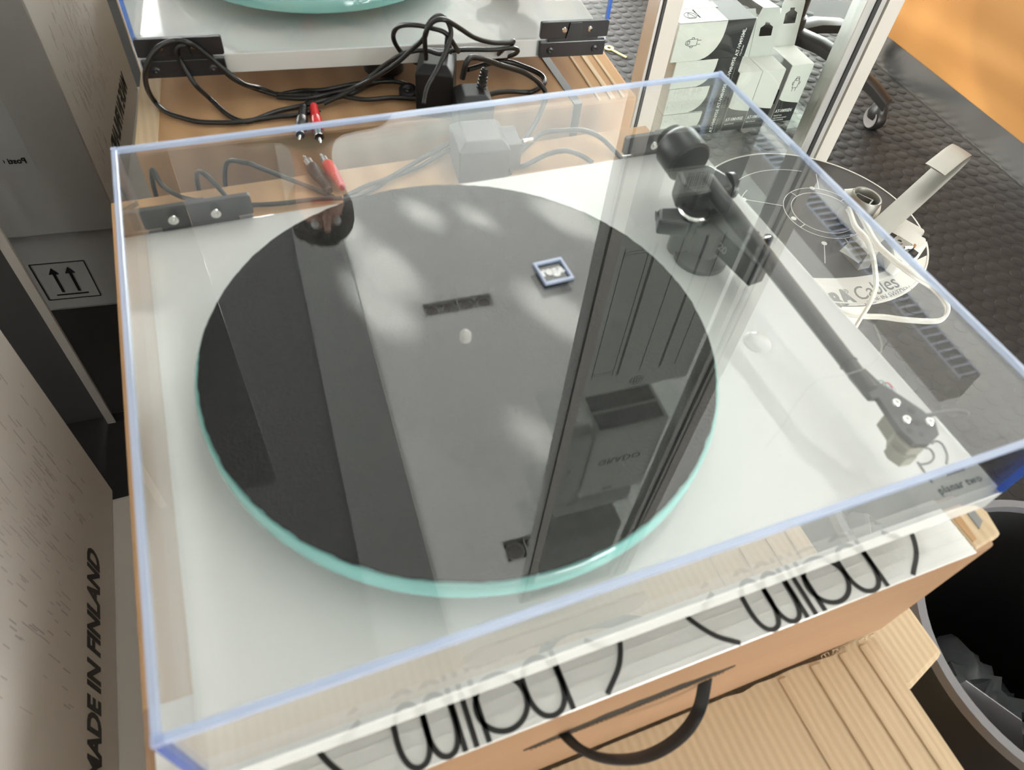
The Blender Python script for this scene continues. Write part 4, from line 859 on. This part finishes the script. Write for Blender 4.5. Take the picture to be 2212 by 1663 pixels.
for k, (x, y, z, r) in enumerate(((.640, -.060, -.4755, .010), (.655, -.105, -.4720, .008), (.700, -.125, -.480, .009))):
    tag(blob('crumpled_wrapper', (x, y, z), r * 1.3, r, r * .8, .5, 'crumb', 5. + k, 10).build('crumpled_wrapper', 'crumb', smooth=True), ('flat ochre scrap near the paper in the bin', 'small ochre scrap in the middle of the bin', 'ochre scrap at the near side of the bin')[k], 'scrap')
e = empty('key', (1.105, 1.59, -.5975), 'small brass key lying on the studded floor between rear box and showcase', 'key')
M().lathe([(.006, 0), (.013, 0), (.013, .002), (.006, .002)], (1.09, 1.625, -.5978), n=20).build('bow', 'straw', e)
M().box(-.003, .003, -.05, 0, -.5978, -.5958, Matrix.Translation((1.094, 1.613, 0)) @ Matrix.Rotation(rad(25), 4, 'Z')).build('blade', 'straw', e)

# ------------------------------------------------------------------ the person whose dark reflection lies over the left of the mat
def skinned(name, chains, material, parent, sub=2):
    vs = []; es = []; rs = []; idx = {}
    for ch in chains:
        prev = None
        for key, p, r in ch:
            if key not in idx:
                idx[key] = len(vs); vs.append(Vector(p) - BASE[parent.name]); rs.append(r)
            if prev is not None: es.append((prev, idx[key]))
            prev = idx[key]
    me = bpy.data.meshes.new(name); me.from_pydata(vs, es, []); me.materials.append(MATS[material])
    o = put(name, me, parent, BASE[parent.name])
    md = o.modifiers.new('skin', 'SKIN'); md.use_smooth_shade = True
    lay = me.skin_vertices[0].data if len(me.skin_vertices) else None
    if lay:
        for i, r in enumerate(rs): lay[i].radius = r if isinstance(r, tuple) else (r, r); lay[i].use_root = (i == 0)
    s = o.modifiers.new('sub', 'SUBSURF'); s.levels = sub; s.render_levels = sub
    return o
PX, PY = .255, 1.66
def P(x, y, z): return (PX + x, PY + y, z)
e = empty('person', (PX, PY, -.6), 'person in dark clothes standing behind the rear turntable, a dark reflection in the lid', 'person')
ch = [[('pel', P(0, 0, .33), (.14, .10)), ('bel', P(0, 0, .50), (.13, .095)), ('che', P(0, 0, .72), (.155, .105)), ('nb', P(0, .01, .90), (.07, .06)), ('nk', P(0, .005, .98), .052), ('jaw', P(0, -.02, 1.04), (.066, .075)), ('fac', P(0, -.012, 1.12), (.078, .092)), ('crn', P(0, 0, 1.19), (.070, .085))]]
for s in (-1, 1):
    ch.append([('che', 0, 0), ('sh%d' % s, P(.185 * s, 0, .85), .060), ('el%d' % s, P(.235 * s, .01, .56), .043), ('wr%d' % s, P(.225 * s, -.05, .32), .028), ('pa%d' % s, P(.222 * s, -.065, .25), (.022, .040))])
    for k in range(4):
        y = -.095 + k * .020; ch.append([('pa%d' % s, 0, 0), ('f%d%d' % (s, k), P(.222 * s, y, .19), .009), ('g%d%d' % (s, k), P(.210 * s, y - .004, .155 - (.008 if k in (1, 2) else 0)), .008)])
    ch.append([('pa%d' % s, 0, 0), ('t%d' % s, P(.205 * s, -.105, .235), .010), ('u%d' % s, P(.198 * s, -.115, .205), .009)])
    ch.append([('pel', 0, 0), ('hp%d' % s, P(.095 * s, 0, .27), .082), ('kn%d' % s, P(.105 * s, -.01, -.13), .055), ('an%d' % s, P(.105 * s, .015, -.52), .036), ('to%d' % s, P(.115 * s, -.13, -.575), .028)])
skinned('body', ch, 'skin', e)
tc = [[('a', P(0, 0, .30), (.155, .115)), ('b', P(0, 0, .50), (.145, .11)), ('c', P(0, 0, .72), (.17, .12)), ('d', P(0, .01, .885), (.085, .075)), ('d2', P(0, .01, .93), (.066, .062))]]
for s in (-1, 1): tc.append([('c', 0, 0), ('s%d' % s, P(.19 * s, 0, .85), .072), ('e%d' % s, P(.238 * s, .01, .56), .056), ('w%d' % s, P(.227 * s, -.045, .34), .042)])
skinned('jumper', tc, 'cloth_dark', e)
tr = [[('a', P(0, 0, .34), (.150, .112))]]
for s in (-1, 1): tr.append([('a', 0, 0), ('h%d' % s, P(.095 * s, 0, .25), .094), ('k%d' % s, P(.106 * s, -.01, -.13), .068), ('n%d' % s, P(.106 * s, .012, -.53), .055)])
skinned('trousers', [[tr[0][0]] + tr[1][1:], [('a', 0, 0)] + tr[2][1:]], 'cloth_dark', e)
b = blob('hair', P(0, .012, 1.158), .092, .106, .098, .10, 'hair', 2.2, 18, 5.); hr = b.build('hair', 'hair', e, smooth=True)
for s in (-1, 1):
    M().lathe([(0, .012), (.008, .009), (.012, 0), (.008, -.009), (0, -.012)], P(.031 * s, -.092, 1.115), n=14).build('eye', 'print_white', e, smooth=True)
    b = M(); b.prism(rrect(-.05, .05, -.14, .13, .045), -.6, -.53, Matrix.Translation(P(.112 * s, -.05, 0))); b.build('shoe', 'card_black', e, bevel=.015, seg=2)
M().tube([P(0, -.098, 1.135), P(0, -.112, 1.105), P(0, -.120, 1.090), P(0, -.108, 1.080)], .010, 8, 4).build('nose', 'skin', e, smooth=True)
M().tube([P(-.024, -.088, 1.045), P(0, -.099, 1.043), P(.024, -.088, 1.045)], .005, 8, 4).build('mouth', 'red_plastic', e, smooth=True)
